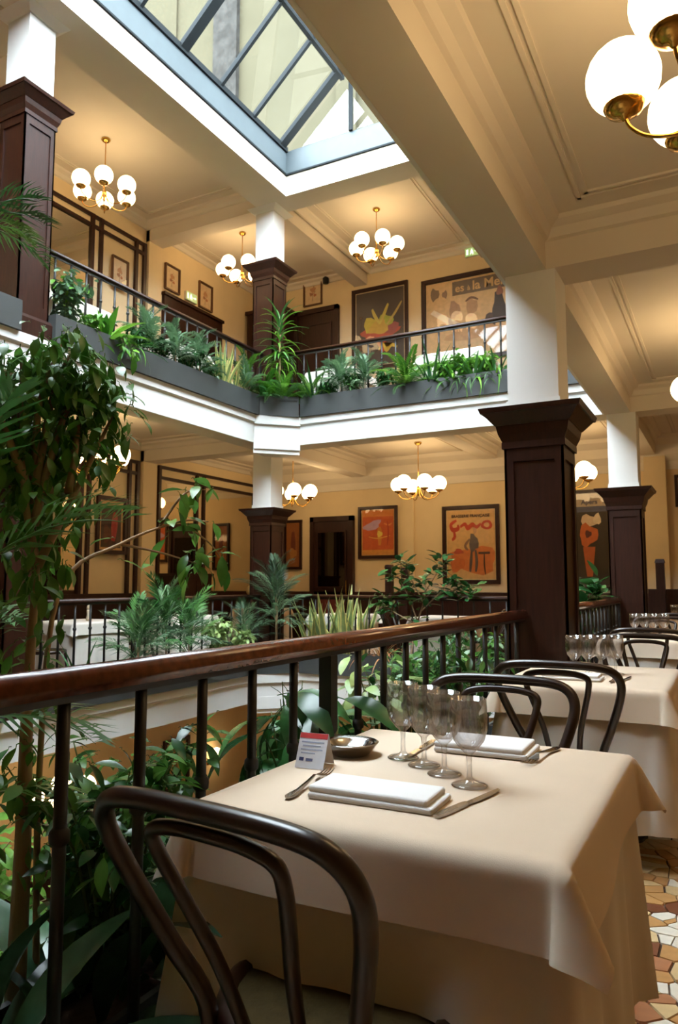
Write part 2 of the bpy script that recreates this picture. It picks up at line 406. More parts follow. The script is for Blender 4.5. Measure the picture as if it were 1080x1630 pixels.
door('door_1', 'dark wooden door with an oxblood lower panel on the middle gallery', -6.93, -6.03, 0, 2.43, True)
door('door_2', 'dark panelled wooden door on the upper gallery beside the dark poster', -7.3, -6.34, ST, 6.46, False)
S('trim_11', MB().box(XW, 9.15, ST, XW + .06, 10.74, 6.0).box(XW, 9.13, 6.0, XW + .09, 10.76, 6.05), M_DARK, 'tall dark wood panelling below two small pictures on the upper gallery', 'panelling')
S('trim_12', MB().box(XW + .08, YB - .5, ST, XW + .9, YB - .04, 6.45).box(XW + .05, YB - .53, 6.4, XW + .93, YB - .04, 6.47), M_DARK, 'dark wood corner cupboard of the upper gallery behind the column', 'cupboard')

# ---- lattice mirror panels on the side wall
def mirror_panel(label, y0, y1, zb, zt, vbars, mirrors, dz):
    o = thing('mirror_panel', label, 'mirror', (XW, y0, zb), group='lattice mirror panels')
    H = zt - zb
    for y in vbars: MB().box(.004, y - y0 - .028, 0, .05, y - y0 + .028, H).build('upright_bar', M_DARK, o)
    for h in (H - .025, H - dz): MB().box(.004, 0, h - .025, .045, y1 - y0, h + .025).build('cross_bar', M_DARK, o)
    MB().box(.004, 0, -.03, .055, y1 - y0, .03).build('sill_bar', M_DARK, o)
    for a, b in mirrors: MB().box(.002, a - y0, .03, .015, b - y0, H - dz - .02).build('mirror_pane', M_MIRROR, o)
    return o
mirror_panel('dark lattice mirror panel with a red picture on it, middle gallery', 4.9, 8.69, 1.02, 3.12, (4.93, 6.4, 6.53, 7.54, 7.68, 8.49, 8.665), ((4.96, 6.37), (6.56, 7.51)), .2)
mirror_panel('dark lattice mirror panel beyond the wall pilaster, middle gallery', 9.14, 11.93, 1.02, 3.12, (9.17, 10.13, 10.32, 11.9), ((9.2, 10.1), (10.35, 11.87)), .2)
mirror_panel('dark lattice mirror panel behind the upper railing', 4.9, 8.71, 4.46, 6.69, (4.93, 6.4, 6.53, 7.587, 7.76, 8.506, 8.69), ((4.96, 6.37), (6.56, 7.55)), .18)

# ---- columns
def column(label, x, y, z, cap, top):
    o = thing('column', label, 'column', (x, y, z), kind='structure')
    w = .178
    MB().frustum(.225, 0, .225, .16).frustum(.225, .16, .195, .2).build('plinth', M_DARK, o)
    MB().frustum(w - .014, .18, w - .014, cap - .25).build('casing', M_DARK, o)
    for k in range(4):
        f = MB(); z0, z1 = .2, cap - .2
        f.box(-w, -w, z0, -w + .055, -w + .016, z1).box(w - .055, -w, z0, w, -w + .016, z1)
        f.box(-w + .055, -w, z0, w - .055, -w + .016, z0 + .12).box(-w + .055, -w, z1 - .12, w - .055, -w + .016, z1)
        p = f.build('face_frame', M_DARK, o); p.rotation_euler = (0, 0, k * pi / 2)
    c = MB().frustum(w + .012, cap - .24, w + .012, cap - .20).frustum(w + .004, cap - .21, w + .03, cap - .15).frustum(w + .03, cap - .15, w + .04, cap - .10)
    c.frustum(w + .045, cap - .10, w + .105, cap - .03).frustum(w + .115, cap - .03, w + .125, cap); c.build('capital', M_DARK, o)
    MB().frustum(CS, cap, CS, top - z).frustum(CS + .012, cap, CS + .008, cap + .06).build('shaft', M_WHITE, o)
    if z > 0: MB().frustum(CS + .02, top - z - .06, CS + .10, top - z).build('shaft_head', M_WHITE, o)
    return o
column('dark panelled column with white shaft at the end of the near handrail', CX[0], CY[0], 0, 2.26, 3.12)
column('dark panelled column beyond the second stretch of railing, by the far tables', CX[0], CY[1], 0, 2.26, 3.12)
column('dark column at the far corner of the light well, middle gallery', CX[1], CY[1], 0, 2.26, 3.12)
column('dark column at the far corner of the well, upper gallery, behind the dracaena', CX[1], CY[1], ST, 2.385, 6.75)
column('dark column cut by the picture edge on the upper gallery', CX[1], CY[0], ST, 2.385, 6.75)
column('dark column hidden behind the fig tree, middle gallery', CX[1], CY[0], 0, 2.26, 3.12)

# ---- skylight
sk = thing('window_1', 'pitched glass skylight with grey steel bars over the light well', 'skylight', (0, 0, 0), kind='structure')
SX0, SX1, SY0, SY1, SZ0, SZ1 = -5.42, -1.5, .3, 8.6, 7.06, 7.42
for b in ((SX0 - .06, SY0, SX0, SY1), (SX1, SY0, SX1 + .06, SY1), (SX0 - .06, SY1, SX1 + .06, SY1 + .06), (SX0 - .06, SY0 - .06, SX1 + .06, SY0)):
    MB().box(b[0], b[1], SZ0, b[2], b[3], SZ1).build('curb_frame', M_FRAME, sk)
for b in ((SX0 - .02, SY0, SX0 + .025, SY1), (SX1 - .025, SY0, SX1 + .02, SY1), (SX0, SY1 - .025, SX1, SY1 + .02)):
    MB().box(b[0], b[1], SZ0 - .012, b[2], b[3], SZ0 + .012).build('drip_bead', M_FRAMED, sk)
RXm = (SX0 + SX1) / 2; SL = .88; RZ = SZ1 + SL * (RXm - SX0)
def rafter(y, w, h, side):
    x0 = SX0 if side < 0 else SX1; d = .0
    mb = MB(); v = []
    for yy in (y - w / 2, y + w / 2):
        v += [(x0, yy, SZ1 - .01), (RXm, yy, RZ - .01), (RXm, yy, RZ + h), (x0, yy, SZ1 + h)]
    mb.add(v, [(0, 1, 2, 3), (7, 6, 5, 4), (0, 4, 5, 1), (1, 5, 6, 2), (2, 6, 7, 3), (3, 7, 4, 0)]); mb.build('rafter_bar', M_FRAMED, sk)
ys = [8.47 - .722 * k for k in range(12)]
for side in (-1, 1):
    for k, y in enumerate(ys):
        if y < SY0 + .05: continue
        rafter(y, .13 if k % 3 == 0 else .045, .07, side)
    x0 = SX0 if side < 0 else SX1
    for fr in (.47, .0):
        xx = x0 + (RXm - x0) * fr; zz = SZ1 + SL * abs(xx - x0)
        MB().box(xx - .03, SY0, zz - .015, xx + .03, SY1, zz + .06).build('purlin_bar', M_FRAMED, sk)
    for k in range(len(ys) - 1):
        for a, b in ((.0, .47), (.47, 1)):
            xa, xb = x0 + (RXm - x0) * a, x0 + (RXm - x0) * b; za, zb_ = SZ1 + SL * abs(xa - x0) + .05, SZ1 + SL * abs(xb - x0) + .05
            y1, y0 = ys[k], max(ys[k + 1], SY0)
            MB().add([(xa, y0, za), (xb, y0, zb_), (xb, y1, zb_), (xa, y1, za)], [(0, 1, 2, 3)]).build('pane', M_PANE, sk)
MB().box(RXm - .05, SY0, RZ - .02, RXm + .05, SY1, RZ + .09).build('ridge_bar', M_FRAMED, sk)
for xa, xb in ((SX0, RXm - .9), (RXm - .9, RXm + .9), (RXm + .9, SX1)):      # glazed gable end
    f = lambda x: SZ1 + SL * (RXm - SX0 - abs(x - RXm))
    pts = [(xa, SZ1), (xb, SZ1), (xb, f(xb))] + ([(RXm, RZ)] if xa < RXm < xb else []) + [(xa, f(xa))]
    MB().add([(x, SY1 - .01, z) for x, z in pts], [tuple(range(len(pts)))]).build('gable_pane', M_PANE, sk)
for x in (RXm - .9, RXm + .9): MB().box(x - .025, SY1 - .04, SZ1, x + .025, SY1, f(x)).build('gable_bar', M_FRAMED, sk)

# ---- courtyard buildings seen through the skylight
M_STUCCO = mat('pale_stucco', (58, 55, 44), .9, var=.08, scale=1.2, bump=.1, bscale=12, spec=0)
M_STONE = mat('grey_stone', (44, 43, 41), .9, var=.35, scale=5, bump=.4, bscale=9, spec=0)
M_PINK = mat('pink_stucco', (62, 52, 50), .9, var=.06, scale=1.5, spec=0)
nb = thing('courtyard_building', 'pale stucco courtyard building with a stone edge seen through the skylight', 'building', (-7, 12.6, 7.3))
MB().box(-4, 0, 0, 5.2, .4, 22).build('wall', M_STUCCO, nb)
MB().box(-16, -.05, 0, -4, .4, 22).build('side_wing', M_STUCCO, nb)
MB().box(-2.85, -.12, 0, -2.2, 0, 22).build('stone_quoin', M_STONE, nb)
MB().box(.3, -.09, 0, .75, 0, 22).build('pilaster', M_STUCCO, nb)
for z in (2.6, 5.6):
    q = MB().box(1.5, -.06, z, 2.7, 0, z + 1.9).build('window_surround', M_WHITE, nb)
    MB().box(1.62, -.07, z + .1, 2.58, -.05, z + 1.8).build('pane', mat('dark_pane', (120, 130, 134), .1), q)
n2 = thing('courtyard_building', 'pinkish courtyard building seen through the far end of the skylight', 'building', (-1.2, 13.4, 7.3))
MB().box(-.6, 0, 0, 8, .4, 21).build('wall', M_PINK, n2); MB().box(-.6, -.1, 1.1, 8, 0, 1.3).build('string_course', M_STUCCO, n2)
# ------------------------------------------------------------------ planters
def planter(label, pts, z, h=.28):
    """trough with grey sides and soil, outline given counter-clockwise"""
    cx = sum(p[0] for p in pts) / len(pts); cy = sum(p[1] for p in pts) / len(pts)
    o = thing('planter_box', label, 'planter', (cx, cy, z), group='grey planter boxes round the light well')
    loc = [(x - cx, y - cy) for x, y in pts]; n = len(loc)
    def inset(k): return [(x - math.copysign(min(k, abs(x)), x), y - math.copysign(min(k, abs(y)), y)) for x, y in loc]
    inn = inset(.018)
    v = [(x, y, 0) for x, y in loc] + [(x, y, h) for x, y in loc] + [(x, y, h) for x, y in inn] + [(x, y, h - .07) for x, y in inn]
    f = [tuple(range(n - 1, -1, -1))]
    for k in range(3): f += [(k * n + i, k * n + (i + 1) % n, (k + 1) * n + (i + 1) % n, (k + 1) * n + i) for i in range(n)]
    MB().add(v, f).build('trough', M_PLANTER, o)
    MB().prism(inn, h - .075, h - .05).build('soil', M_SOIL, o)
    return o
def rect(x0, y0, x1, y1): return [(x0, y0), (x1, y0), (x1, y1), (x0, y1)]
for z, nm in ((0, 'middle'), (ST, 'upper')):
    planter('long grey planter box along the side of the %s gallery' % nm, rect(-5.86, 4.8, -5.62, 8.27), z)
    planter('grey planter box nearest the picture edge, side of the %s gallery' % nm, rect(-5.86, .5, -5.62, 4.42), z)
    planter('grey corner planter box in front of the %s gallery\'s far column' % nm, [(-5.62, 8.28), (-5.21, 8.64), (-5.36, 8.78), (-5.76, 8.44)], z)
    planter('grey planter box across the far side of the %s gallery' % nm, rect(-5.19, 8.64, -1.22, 8.87), z)
planter('grey planter box outside the near railing under the leafy plants', rect(-1.46, .5, -1.19, 4.42), 0)
planter('grey planter box outside the second stretch of railing', rect(-1.46, 4.8, -1.19, 8.5), 0)

# ------------------------------------------------------------------ railings
def handrail_profile(w, h):
    pts = []
    for k in range(9):
        a = pi * k / 8; pts.append((w / 2 * cos(a), h * .38 + h * .62 * sin(a) ** .8))
    return pts + [(-w / 2, h * .25), (-w / 2 + .012, h * .18), (-w / 2 + .012, 0), (w / 2 - .012, 0), (w / 2 - .012, h * .18), (w / 2, h * .25)]
def baluster_mesh(H):
    mb = MB()
    mb.lathe([(.0125, .10), (.0125, .722), (.0125, .7221), (.0185, .728), (.0195, .738), (.0185, .748), (.0125, .754), (.0125, .7541), (.0125, H - .06)], 10)
    return mb.mesh('baluster', M_IRON, True)
BAL = baluster_mesh(1.045)
def railing(label, p0, p1, z, posts=(), step=.205, rail=M_RAIL, H=1.045, group='iron railings with wooden handrails', start=None):
    L = math.hypot(p1[0] - p0[0], p1[1] - p0[1]); a = math.atan2(p1[1] - p0[1], p1[0] - p0[0])
    o = thing('railing', label, 'railing', (p0[0], p0[1], z), a, group)
    hp = handrail_profile(.072, .052)
    hr = MB().profile([(y, H - .052 + q) for y, q in hp], 'x', 0, L).build('handrail', rail, o); hr.data.polygons.foreach_set('use_smooth', [len(p.vertices) == 4 for p in hr.data.polygons])
    MB().box(0, -.016, H - .066, L, .016, H - .052).build('top_bar', M_IRON, o)
    MB().box(0, -.014, .09, L, .014, .105).build('bottom_bar', M_IRON, o)
    n = int(L / step)
    for k in range(1, n + 1):
        x = k * step
        if x > L - .05: break
        if k in posts:
            p = MB().frustum(.021, H - .28, .021, H - .066).frustum(.021, H - .30, .021, H - .28).frustum(.031, 0, .031, H - .31).frustum(.031, H - .31, .021, H - .30)
            q = p.build('post', M_IRON, o); q.location = (x, 0, 0)
        else:
            q = link('baluster', BAL, o); q.location = (x, 0, 0)
    if not posts:
        for x in (.03, L - .03): MB().frustum(.016, 0, .016, H - .06).build('post', M_IRON, o).location = (x, 0, 0)
    return o
railing('near iron railing with polished wooden handrail beside the laid tables', (-1.11, .18), (-1.11, 4.43), 0, posts=(9,))
railing('second stretch of iron railing beyond the near column', (-1.11, 4.8), (-1.11, 8.72), 0)
railing('iron railing along the side of the middle gallery between two columns', (-5.9, 4.8), (-5.9, 8.72), 0, rail=M_DARK)
railing('iron railing of the middle gallery behind the fig trunk', (-5.9, .5), (-5.9, 4.42), 0, rail=M_DARK)
railing('iron railing across the far side of the middle gallery', (-5.7, 8.91), (-1.21, 8.91), 0, rail=M_DARK)
railing('iron railing sloping past the mirror panel on the upper gallery', (-5.9, 4.8), (-5.9, 8.72), ST, rail=M_DARK)
railing('iron railing across the far side of the upper gallery below the posters', (-5.7, 8.91), (-1.21, 8.91), ST, rail=M_DARK)

# ------------------------------------------------------------------ chandeliers
def chandelier(label, loc, zc, rot):
    """six opal globes on curved brass arms; zc is the ceiling height"""
    o = thing('chandelier', label, 'chandelier', loc, rot, group='brass chandeliers with six opal globes')
    top = zc - loc[2]; Rr, g = .325, .116
    MB().lathe([(.0, top), (.055, top), (.06, top - .015), (.045, top - .035), (.016, top - .05), (.0, top - .05)][::-1], 20).build('ceiling_rose', M_BRASS, o, True)
    MB().lathe([(.007, -.05), (.007, top - .045)], 10).build('rod', M_BRASS, o, True)
    MB().lathe([(.0, -.19), (.012, -.18), (.02, -.16), (.012, -.14), (.028, -.11), (.034, -.08), (.03, -.05), (.014, -.03), (.01, .02), (.007, .03)], 16).build('hub', M_BRASS, o, True)
    if not CHM:
        CHM['arm'] = MB().tube(smooth_path([(.02, 0, -.06), (.045, 0, -.15), (.10, 0, -.215), (.18, 0, -.235), (.26, 0, -.215), (.31, 0, -.17), (Rr, 0, -.125)], 4), .0065, 8).mesh('arm', M_BRASS, True)
        pr = [(g * sin(pi * k / 14), -g * cos(pi * k / 14)) for k in range(15)]
        CHM['globe'] = MB().lathe([(max(r, .001), z) for r, z in pr], 24).mesh('globe', M_GLOBE, True)
        CHM['cup'] = MB().lathe([(.008, -.145), (.014, -.135), (.03, -.128), (.052, -.118), (.064, -.1), (.066, -.088), (.062, -.086), (.05, -.1), (.01, -.11)], 20).mesh('gallery_cup', M_BRASS, True)
        CHM['stud'] = MB().lathe([(.0, 0), (.005, .001), (.005, .003), (.0, .005)], 8).mesh('stud', mat('dark_brass', (70, 48, 20), .4, metal=1), True)
    for k in range(6):
        a = k * pi / 3
        link('arm', CHM['arm'], o).rotation_euler = (0, 0, a)
        q = link('globe', CHM['globe'], o, label='lit opal glass globe'); q.location = (Rr * cos(a), Rr * sin(a), 0)
        link('gallery_cup', CHM['cup'], q)
    return o
CHM = {}
chandelier('large brass globe chandelier over the near tables, cut by the frame', (.09, 2.4, 2.82), 3.4, pi / 6 + pi / 6)
chandelier('brass globe chandelier over the tables beyond the near column, mostly out of frame', (.06, 6.7, 2.82), 3.4, 0)
chandelier('brass globe chandelier with all six globes showing on the upper side gallery', (-7.05, 6.72, 6.37), 7.05, .25)
chandelier('brass globe chandelier half hidden by the upper far column', (-6.98, 9.72, 6.42), 7.05, .4)
chandelier('brass globe chandelier above the dark poster on the upper gallery', (-4.66, 10.05, 6.44), 7.05, .2)
chandelier('brass globe chandelier behind the fig leaves on the middle gallery', (-7.05, 6.75, 2.82), 3.4, .3)
chandelier('brass globe chandelier peeking out beside the middle far column', (-6.5, 10.6, 2.74), 3.4, .1)
chandelier('brass globe chandelier in front of the two posters on the middle gallery', (-4.24, 10.65, 2.74), 3.4, .15)
chandelier('brass globe chandelier peeking out beside the near column', (-1.98, 10.5, 2.74), 3.4, .5)
chandelier('brass globe chandelier glowing on the ground floor behind the foliage', (-7.0, 6.3, -1.2), -.1, .3)
o = thing('wall_lamp', 'lit globe wall lamp on the ground floor beside the small framed print', 'lamp', (XW, 10.6, -1.9))
MB().lathe([(.0, 0), (.05, .0), (.05, .012), (.0, .02)], 14).build('backplate', M_BRASS, o).rotation_euler = (0, pi / 2, 0)
MB().tube(smooth_path([(.01, 0, 0), (.08, 0, -.04), (.16, 0, -.02), (.18, 0, .03)], 4), .008).build('arm', M_BRASS, o, True)
q = link('globe', CHM['globe'], o); q.location = (.18, 0, .15)

# ------------------------------------------------------------------ bentwood chairs
def make_chair(label, loc, rz):
    o = thing('bentwood_chair', label, 'chair', loc, rz, group='dark bentwood chairs')
    def hoop(ws, zt, zs, ys, lean, foot=None):
        L = [(-foot[0], foot[1], 0), (-foot[0] * .86, (foot[1] + ys) / 2, zs * .55)] if foot else []
        for w, t in zip(ws, (0, .34, .64, .83, .945, .99)): L.append((-w, ys - lean * t ** 1.1, zs + (zt - zs) * t))
        return L + [(0, ys - lean, zt)] + [(-x, y, z) for x, y, z in L[::-1]]
    MB().tube(smooth_path(hoop((.149, .195, .238, .251, .223, .153), .868, .455, -.18, .182, (.19, -.25)), 6), .0172, 10).build('back_hoop', M_CHAIR, o, True)
    MB().tube(smooth_path(hoop((.058, .076, .106, .125, .124, .075), .835, .455, -.185, .17), 6), .0125, 10).build('inner_hoop', M_CHAIR, o, True)
    MB().tube([(.205 * cos(2 * pi * k / 28), .205 * sin(2 * pi * k / 28), .455) for k in range(28)], .02, 8, True).build('seat_ring', M_CHAIR, o, True)
    MB().lathe([(.0, .448), (.2, .448), (.2, .462), (.15, .466), (.0, .462)], 28).build('seat', M_SEAT, o, True)
    for s in (-1, 1):
        MB().tube(smooth_path([(s * .19, .19, 0), (s * .165, .165, .22), (s * .145, .145, .45)], 5), [.012 + .0006 * k for k in range(11)], 9).build('front_leg', M_CHAIR, o, True)
    MB().tube([(.175 * cos(2 * pi * k / 24), .175 * sin(2 * pi * k / 24) - .01, .24) for k in range(24)], .009, 8, True).build('leg_ring', M_CHAIR, o, True)
    return o
ch = make_chair('bentwood chair pulled up at the near side of the nearest table', (-.66, 1.25, 0), -.106)
def chair(label, x, y, rz, z=0): return copy_thing(ch, label, (x, y, z), rz)
chair('bentwood chair on the far side of the nearest table behind the wine glasses', -.715, 2.22, pi + .03)
chair('bentwood chair on the near side of the second table', -.665, 3.50, .02)
chair('bentwood chair on the far side of the second table', -.5, 4.72, pi)
chair('bentwood chair on the near side of the third table', -.56, 6.1, .03)
chair('bentwood chair on the far side of the third table', -.62, 7.55, pi)
chair('bentwood chair on the near side of the fourth table', -.5, 9.15, 0)
chair('bentwood chair behind the railing at the far table by the large poster', -2.9, 9.45, pi / 2)
chair('bentwood chair tucked in on the other side of the far table by the large poster', -3.95, 9.55, -pi / 2)
chair('bentwood chair at the side table behind the fig trunk', -6.7, 5.75, 0)
chair('bentwood chair behind the side table with the pepper mill', -6.75, 7.15, pi)

# ------------------------------------------------------------------ tables with two cloths
def cloth_mesh(hx, hy, drop, seed, n=72):
    rnd = random.Random(seed); ph = [rnd.uniform(0, 6.3) for _ in range(8)]; rad = .028
    def fall(s, flare):
        a = min(s / rad, pi / 2); o_ = rad * sin(a); d = rad * (1 - cos(a))
        e = max(0, s - rad * pi / 2)
        return o_ + e * flare, d + e * math.sqrt(max(0, 1 - flare * flare))
    def fn(i, j):
        u = -hx - drop + i * 2 * (hx + drop); v = -hy - drop + j * 2 * (hy + drop)
        sx, sy = (1 if u > 0 else -1), (1 if v > 0 else -1); dx, dy = max(abs(u) - hx, 0), max(abs(v) - hy, 0)
        if dx == 0 and dy == 0:
            return (u, v, .752 + .0012 * sin(9 * u + ph[0]) * sin(7 * v + ph[1]))
        if dy == 0:
            o_, d = fall(dx, .10 + .10 * sin(7.5 * v + ph[2] + sx)); return (sx * (hx + o_), v, .752 - d)
        if dx == 0:
            o_, d = fall(dy, .10 + .09 * sin(8.5 * u + ph[3] + sy)); return (u, sy * (hy + o_), .752 - d)
        r = math.hypot(dx, dy); th = math.atan2(dy, dx); c = sy * sx
        fx = .10 + .10 * sin(7.5 * sy * hy + ph[2] + sx); fy = .10 + .09 * sin(8.5 * sx * hx + ph[3] + sy)
        o_, d = fall(r, fx + (fy - fx) * th / (pi / 2)); s2 = sin(2 * th)
        ex = r * .30 * s2 * s2; tg = r * .22 * sin(4 * th)
        px = o_ * cos(th) + ex * .80 + tg * .6; py = o_ * sin(th) + ex * .45 - tg * .6
        return (sx * (hx + px), sy * (hy + py), .752 - d * (1 - .22 * s2 * s2))
    return MB().grid(fn, n, n).mesh('tablecloth', M_CLOTH, True)
def skirt_mesh(hx, hy, z0, seed):
    rnd = random.Random(seed + 50); a1, a2, a3 = rnd.uniform(0, 6), rnd.uniform(0, 6), rnd.uniform(0, 6)
    per = []
    for (x0, y0, x1, y1) in ((-1, -1, 1, -1), (1, -1, 1, 1), (1, 1, -1, 1), (-1, 1, -1, -1)):
        for k in range(40):
            t = k / 40; per.append((x0 + (x1 - x0) * t, y0 + (y1 - y0) * t))
    m = len(per)
    def fn(i, j):
        k = int(round(i * m)) % m; x, y = per[k]; s = 2 * pi * k / m
        cor = (abs(x) * abs(y)) ** 6
        e = .012 + j * (.016 + .013 * sin(9 * s + a1) + .009 * sin(17 * s + a2) + (.075 if x < 0 and y < 0 else .012) * cor + .008 * cor * sin(40 * s + a3))
        px, py = x * hx, y * hy
        nx = x if abs(x) > .97 else 0; ny = y if abs(y) > .97 else 0
        l = math.hypot(nx, ny) or 1
        return (px + nx / l * e * (1.25 if cor > .5 else 1), py + ny / l * e * (1.25 if cor > .5 else 1), .742 - j * (.742 - z0) + .012 * j * sin(5 * s + a2))
    mb = MB().grid(fn, m, 14, wrap=True)
    mb.add([(-hx, -hy, .742), (hx, -hy, .742), (hx, hy, .742), (-hx, hy, .742)], [(0, 1, 2, 3)])
    return mb.mesh('undercloth', M_SKIRT, True)
def table(where, x, y, hx, hy, seed, z=0, beige=True, drop=.155):
    t = thing('dining_table', 'pedestal table under cloths %s' % where, 'table', (x, y, z), group='restaurant tables')
    MB().box(-hx, -hy, .70, hx, hy, .735).build('tabletop', M_DARK, t)
    MB().lathe([(.22, 0), (.22, .02), (.06, .05), (.04, .1), (.04, .66), (.12, .70)], 16).build('pedestal', M_IRON, t)
    u = link('undercloth', skirt_mesh(hx, hy, .16, seed), None, label='white undercloth hanging low %s' % where, category='tablecloth', group='white underlayer cloths'); u.location = (x, y, z)
    c = link('tablecloth', cloth_mesh(hx, hy, drop, seed), None, label='%s top cloth %s' % ('beige' if beige else 'white', where), category='tablecloth', group='top cloths'); c.location = (x, y, z)
    if not beige: c.data.materials.clear(); c.data.materials.append(M_SKIRT)
    return c
T1 = (-.635, 1.69); T2 = (-.62, 3.87); T3 = (-.62, 6.82); T4 = (-.5, 9.8)
table('on the nearest laid table', T1[0], T1[1], .362, .425, 3)
table('on the second laid table along the railing', T2[0], T2[1], .34, .44, 9)
table('on the third laid table, beside the near column', T3[0], T3[1], .33, .42, 12)
table('on the fourth laid table at the end of the row', T4[0], T4[1], .33, .42, 14)
table('at the side table with the pepper mill behind the fig trunk', -6.95, 6.45, .36, .42, 21, beige=False)
table('at the side table behind the parlour palm', -6.9, 8.15, .36, .42, 22, beige=False)
table('at the far table behind the snake plants', -5.0, 9.6, .36, .36, 23, beige=False)
table('at the far table below the large poster', -3.42, 9.55, .36, .36, 24, beige=False)
table('at the table in the far corner below the mirror', -7.5, 11.2, .36, .36, 27, beige=True)
table('at the upper side table behind the small-leaved shrubs', -6.42, 5.55, .32, .4, 25, ST, False)
table('at the upper side table behind the asparagus fern', -6.42, 7.35, .32, .4, 26, ST, False)
table('at the upper far table behind the blue-green fern', -4.95, 9.42, .36, .36, 28, ST, False)
table('at the upper far table below the wide poster', -3.15, 9.42, .42, .36, 29, ST, False)

# ------------------------------------------------------------------ table settings
def glass_mesh():
    p = [(.001, 0), (.040, 0), (.041, .002), (.034, .005), (.012, .010), (.0062, .018), (.0055, .05), (.0075, .068), (.018, .078), (.034, .098), (.0415, .122), (.0425, .15), (.040, .19),
         (.0388, .1905), (.0405, .15), (.0395, .123), (.032, .101), (.017, .083), (.001, .08)]
    return MB().lathe(p, 28).mesh('wine_glass', drinking_glass(), True)
GM = glass_mesh()
def wine_glass(label, x, y, group, z=.753, s=1):
    g = link('wine_glass', GM, None, label=label, category='glass', group=group); g.location = (x, y, z); g.scale = (s,) * 3
for k, (x, y) in enumerate(((-.534, 1.628), (-.617, 1.695), (-.69, 1.752), (-.767, 1.801))):
    wine_glass(['stemmed wine glass nearest the viewer in the row on the nearest table', 'second wine glass in the row on the nearest table',
                'third wine glass in the row on the nearest table', 'wine glass farthest back in the row on the nearest table'][k], x, y, 'wine glasses in a row on the nearest table')
for k, (x, y) in enumerate(((-.70, 3.80), (-.645, 3.85), (-.585, 3.88), (-.525, 3.92))):
    wine_glass(['wine glass at the railing end of the row on the second table', 'wine glass second from the railing on the second table', 'wine glass third from the railing on the second table', 'wine glass at the aisle end of the row on the second table'][k], x, y, 'wine glasses in a row on the second table')
for k in range(4): wine_glass(['wine glass at the railing end of', 'wine glass second from the railing in', 'wine glass third from the railing in', 'wine glass at the aisle end of'][k] + ' the row on the third table', -.74 + .075 * k, 6.75 + .03 * k, 'wine glasses on the third table')
for k in range(4): wine_glass(['wine glass at the railing end of', 'wine glass second from the railing in', 'wine glass third from the railing in', 'wine glass at the aisle end of'][k] + ' the row on the fourth table', -.62 + .075 * k, 9.75 + .03 * k, 'wine glasses on the fourth table')
def napkin(label, x, y, w, d, rz, z=.753):
    o = thing('napkin', label, 'napkin', (x, y, z), rz, group='folded white napkins')
    for k, (a, h0, h1) in enumerate(((0, 0, .014), (-.012, .0125, .027))):
        bevel(MB().box(-w / 2, -d / 2 + .004 * k, h0, w / 2 + a, d / 2 - .004 * k, h1).build('fold_layer', M_NAPKIN, o), .006, 3)
napkin('folded white napkin at the near place of the nearest table', -.668, 1.44, .275, .125, .03)
napkin('folded white napkin at the far place of the nearest table', -.60, 1.985, .25, .16, .03)
napkin('folded white napkin at the near place of the second table', -.68, 3.63, .27, .13, .02)
napkin('folded white napkin at the near place of the third table', -.62, 6.58, .27, .13, .02)
def cutlery(kind, label, x, y, rz, z=.7545):
    o = thing(kind, label, kind, (x, y, z), rz, group='place-setting cutlery')
    def flat(mb, out, z0, z1): return mb.prism(out, z0, z1)
    if kind == 'knife':
        MB().prism([(-.006, 0), (.006, 0), (.0095, .03), (.008, .10), (.005, .115), (-.005, .115), (-.008, .10), (-.0095, .03)], 0, .005).build('handle', M_STEEL, o)
        MB().prism([(-.005, .113), (.006, .113), (.010, .15), (.010, .21), (.004, .245), (-.004, .25), (-.005, .2)], .001, .0032).build('blade', M_STEEL, o)
    else:
        pts = [(-.004, .0), (.004, .0), (.0105, .012), (.0105, .035), (.005, .075), (.0035, .15), (.012, .175), (.0125, .19), (-.0125, .19), (-.012, .175), (-.0035, .15), (-.005, .075), (-.0105, .035), (-.0105, .012)]
        mb = MB(); n = len(pts); zz = lambda yy: .002 + .014 * math.exp(-((yy - .135) / .035) ** 2)
        v = [(px, py, zz(py)) for px, py in pts] + [(px, py, zz(py) + .002) for px, py in pts]
        mb.add(v, [tuple(range(n - 1, -1, -1)), tuple(range(n, 2 * n))] + [(i, (i + 1) % n, n + (i + 1) % n, n + i) for i in range(n)]); mb.build('handle', M_STEEL, o)
        for k in range(4):
            xx = -.0108 + k * .0072
            MB().tube([(xx, .188, .005), (xx, .21, .003), (xx, .23, .005), (xx * .95, .245, .009)], [.0019, .0018, .0016, .0009], 6).build('tine', M_STEEL, o)
cutlery('knife', 'steel table knife beside the near napkin of the nearest table', -.519, 1.375, -.22)
cutlery('fork', 'steel table fork beside the near napkin, tines towards the metal dish', -.835, 1.345, .12)
cutlery('fork', 'steel fork beside the far napkin of the nearest table', -.436, 2.095, pi - .13)
cutlery('knife', 'steel knife lying behind the row of wine glasses', -.765, 2.02, pi + .05)
cutlery('fork', 'steel fork beside the napkin on the second table', -.5, 3.56, 0)
cutlery('knife', 'steel knife beside the napkin on the second table', -.47, 3.58, -.1)
o = thing('metal_dish', 'shallow shiny metal dish behind the small card', 'dish', (-.905, 1.775, .753))
MB().lathe([(.001, 0), (.045, 0), (.05, .004), (.066, .022), (.072, .03), (.074, .032), (.071, .034), (.062, .026), (.046, .010), (.001, .008)], 32).build('bowl', M_STEEL, o, True)
o = thing('table_card', 'small white tent card with a red top band on the nearest table', 'card', (-.925, 1.59, .753), .1)
M_CARD = ink(240, 240, 246); sl = .035; hh = .078
MB().add([(-.038, 0, 0), (.038, 0, 0), (.038, sl, hh), (-.038, sl, hh), (.038, 2 * sl, 0), (-.038, 2 * sl, 0)], [(0, 1, 2, 3), (3, 2, 4, 5)]).build('card', M_CARD, o)
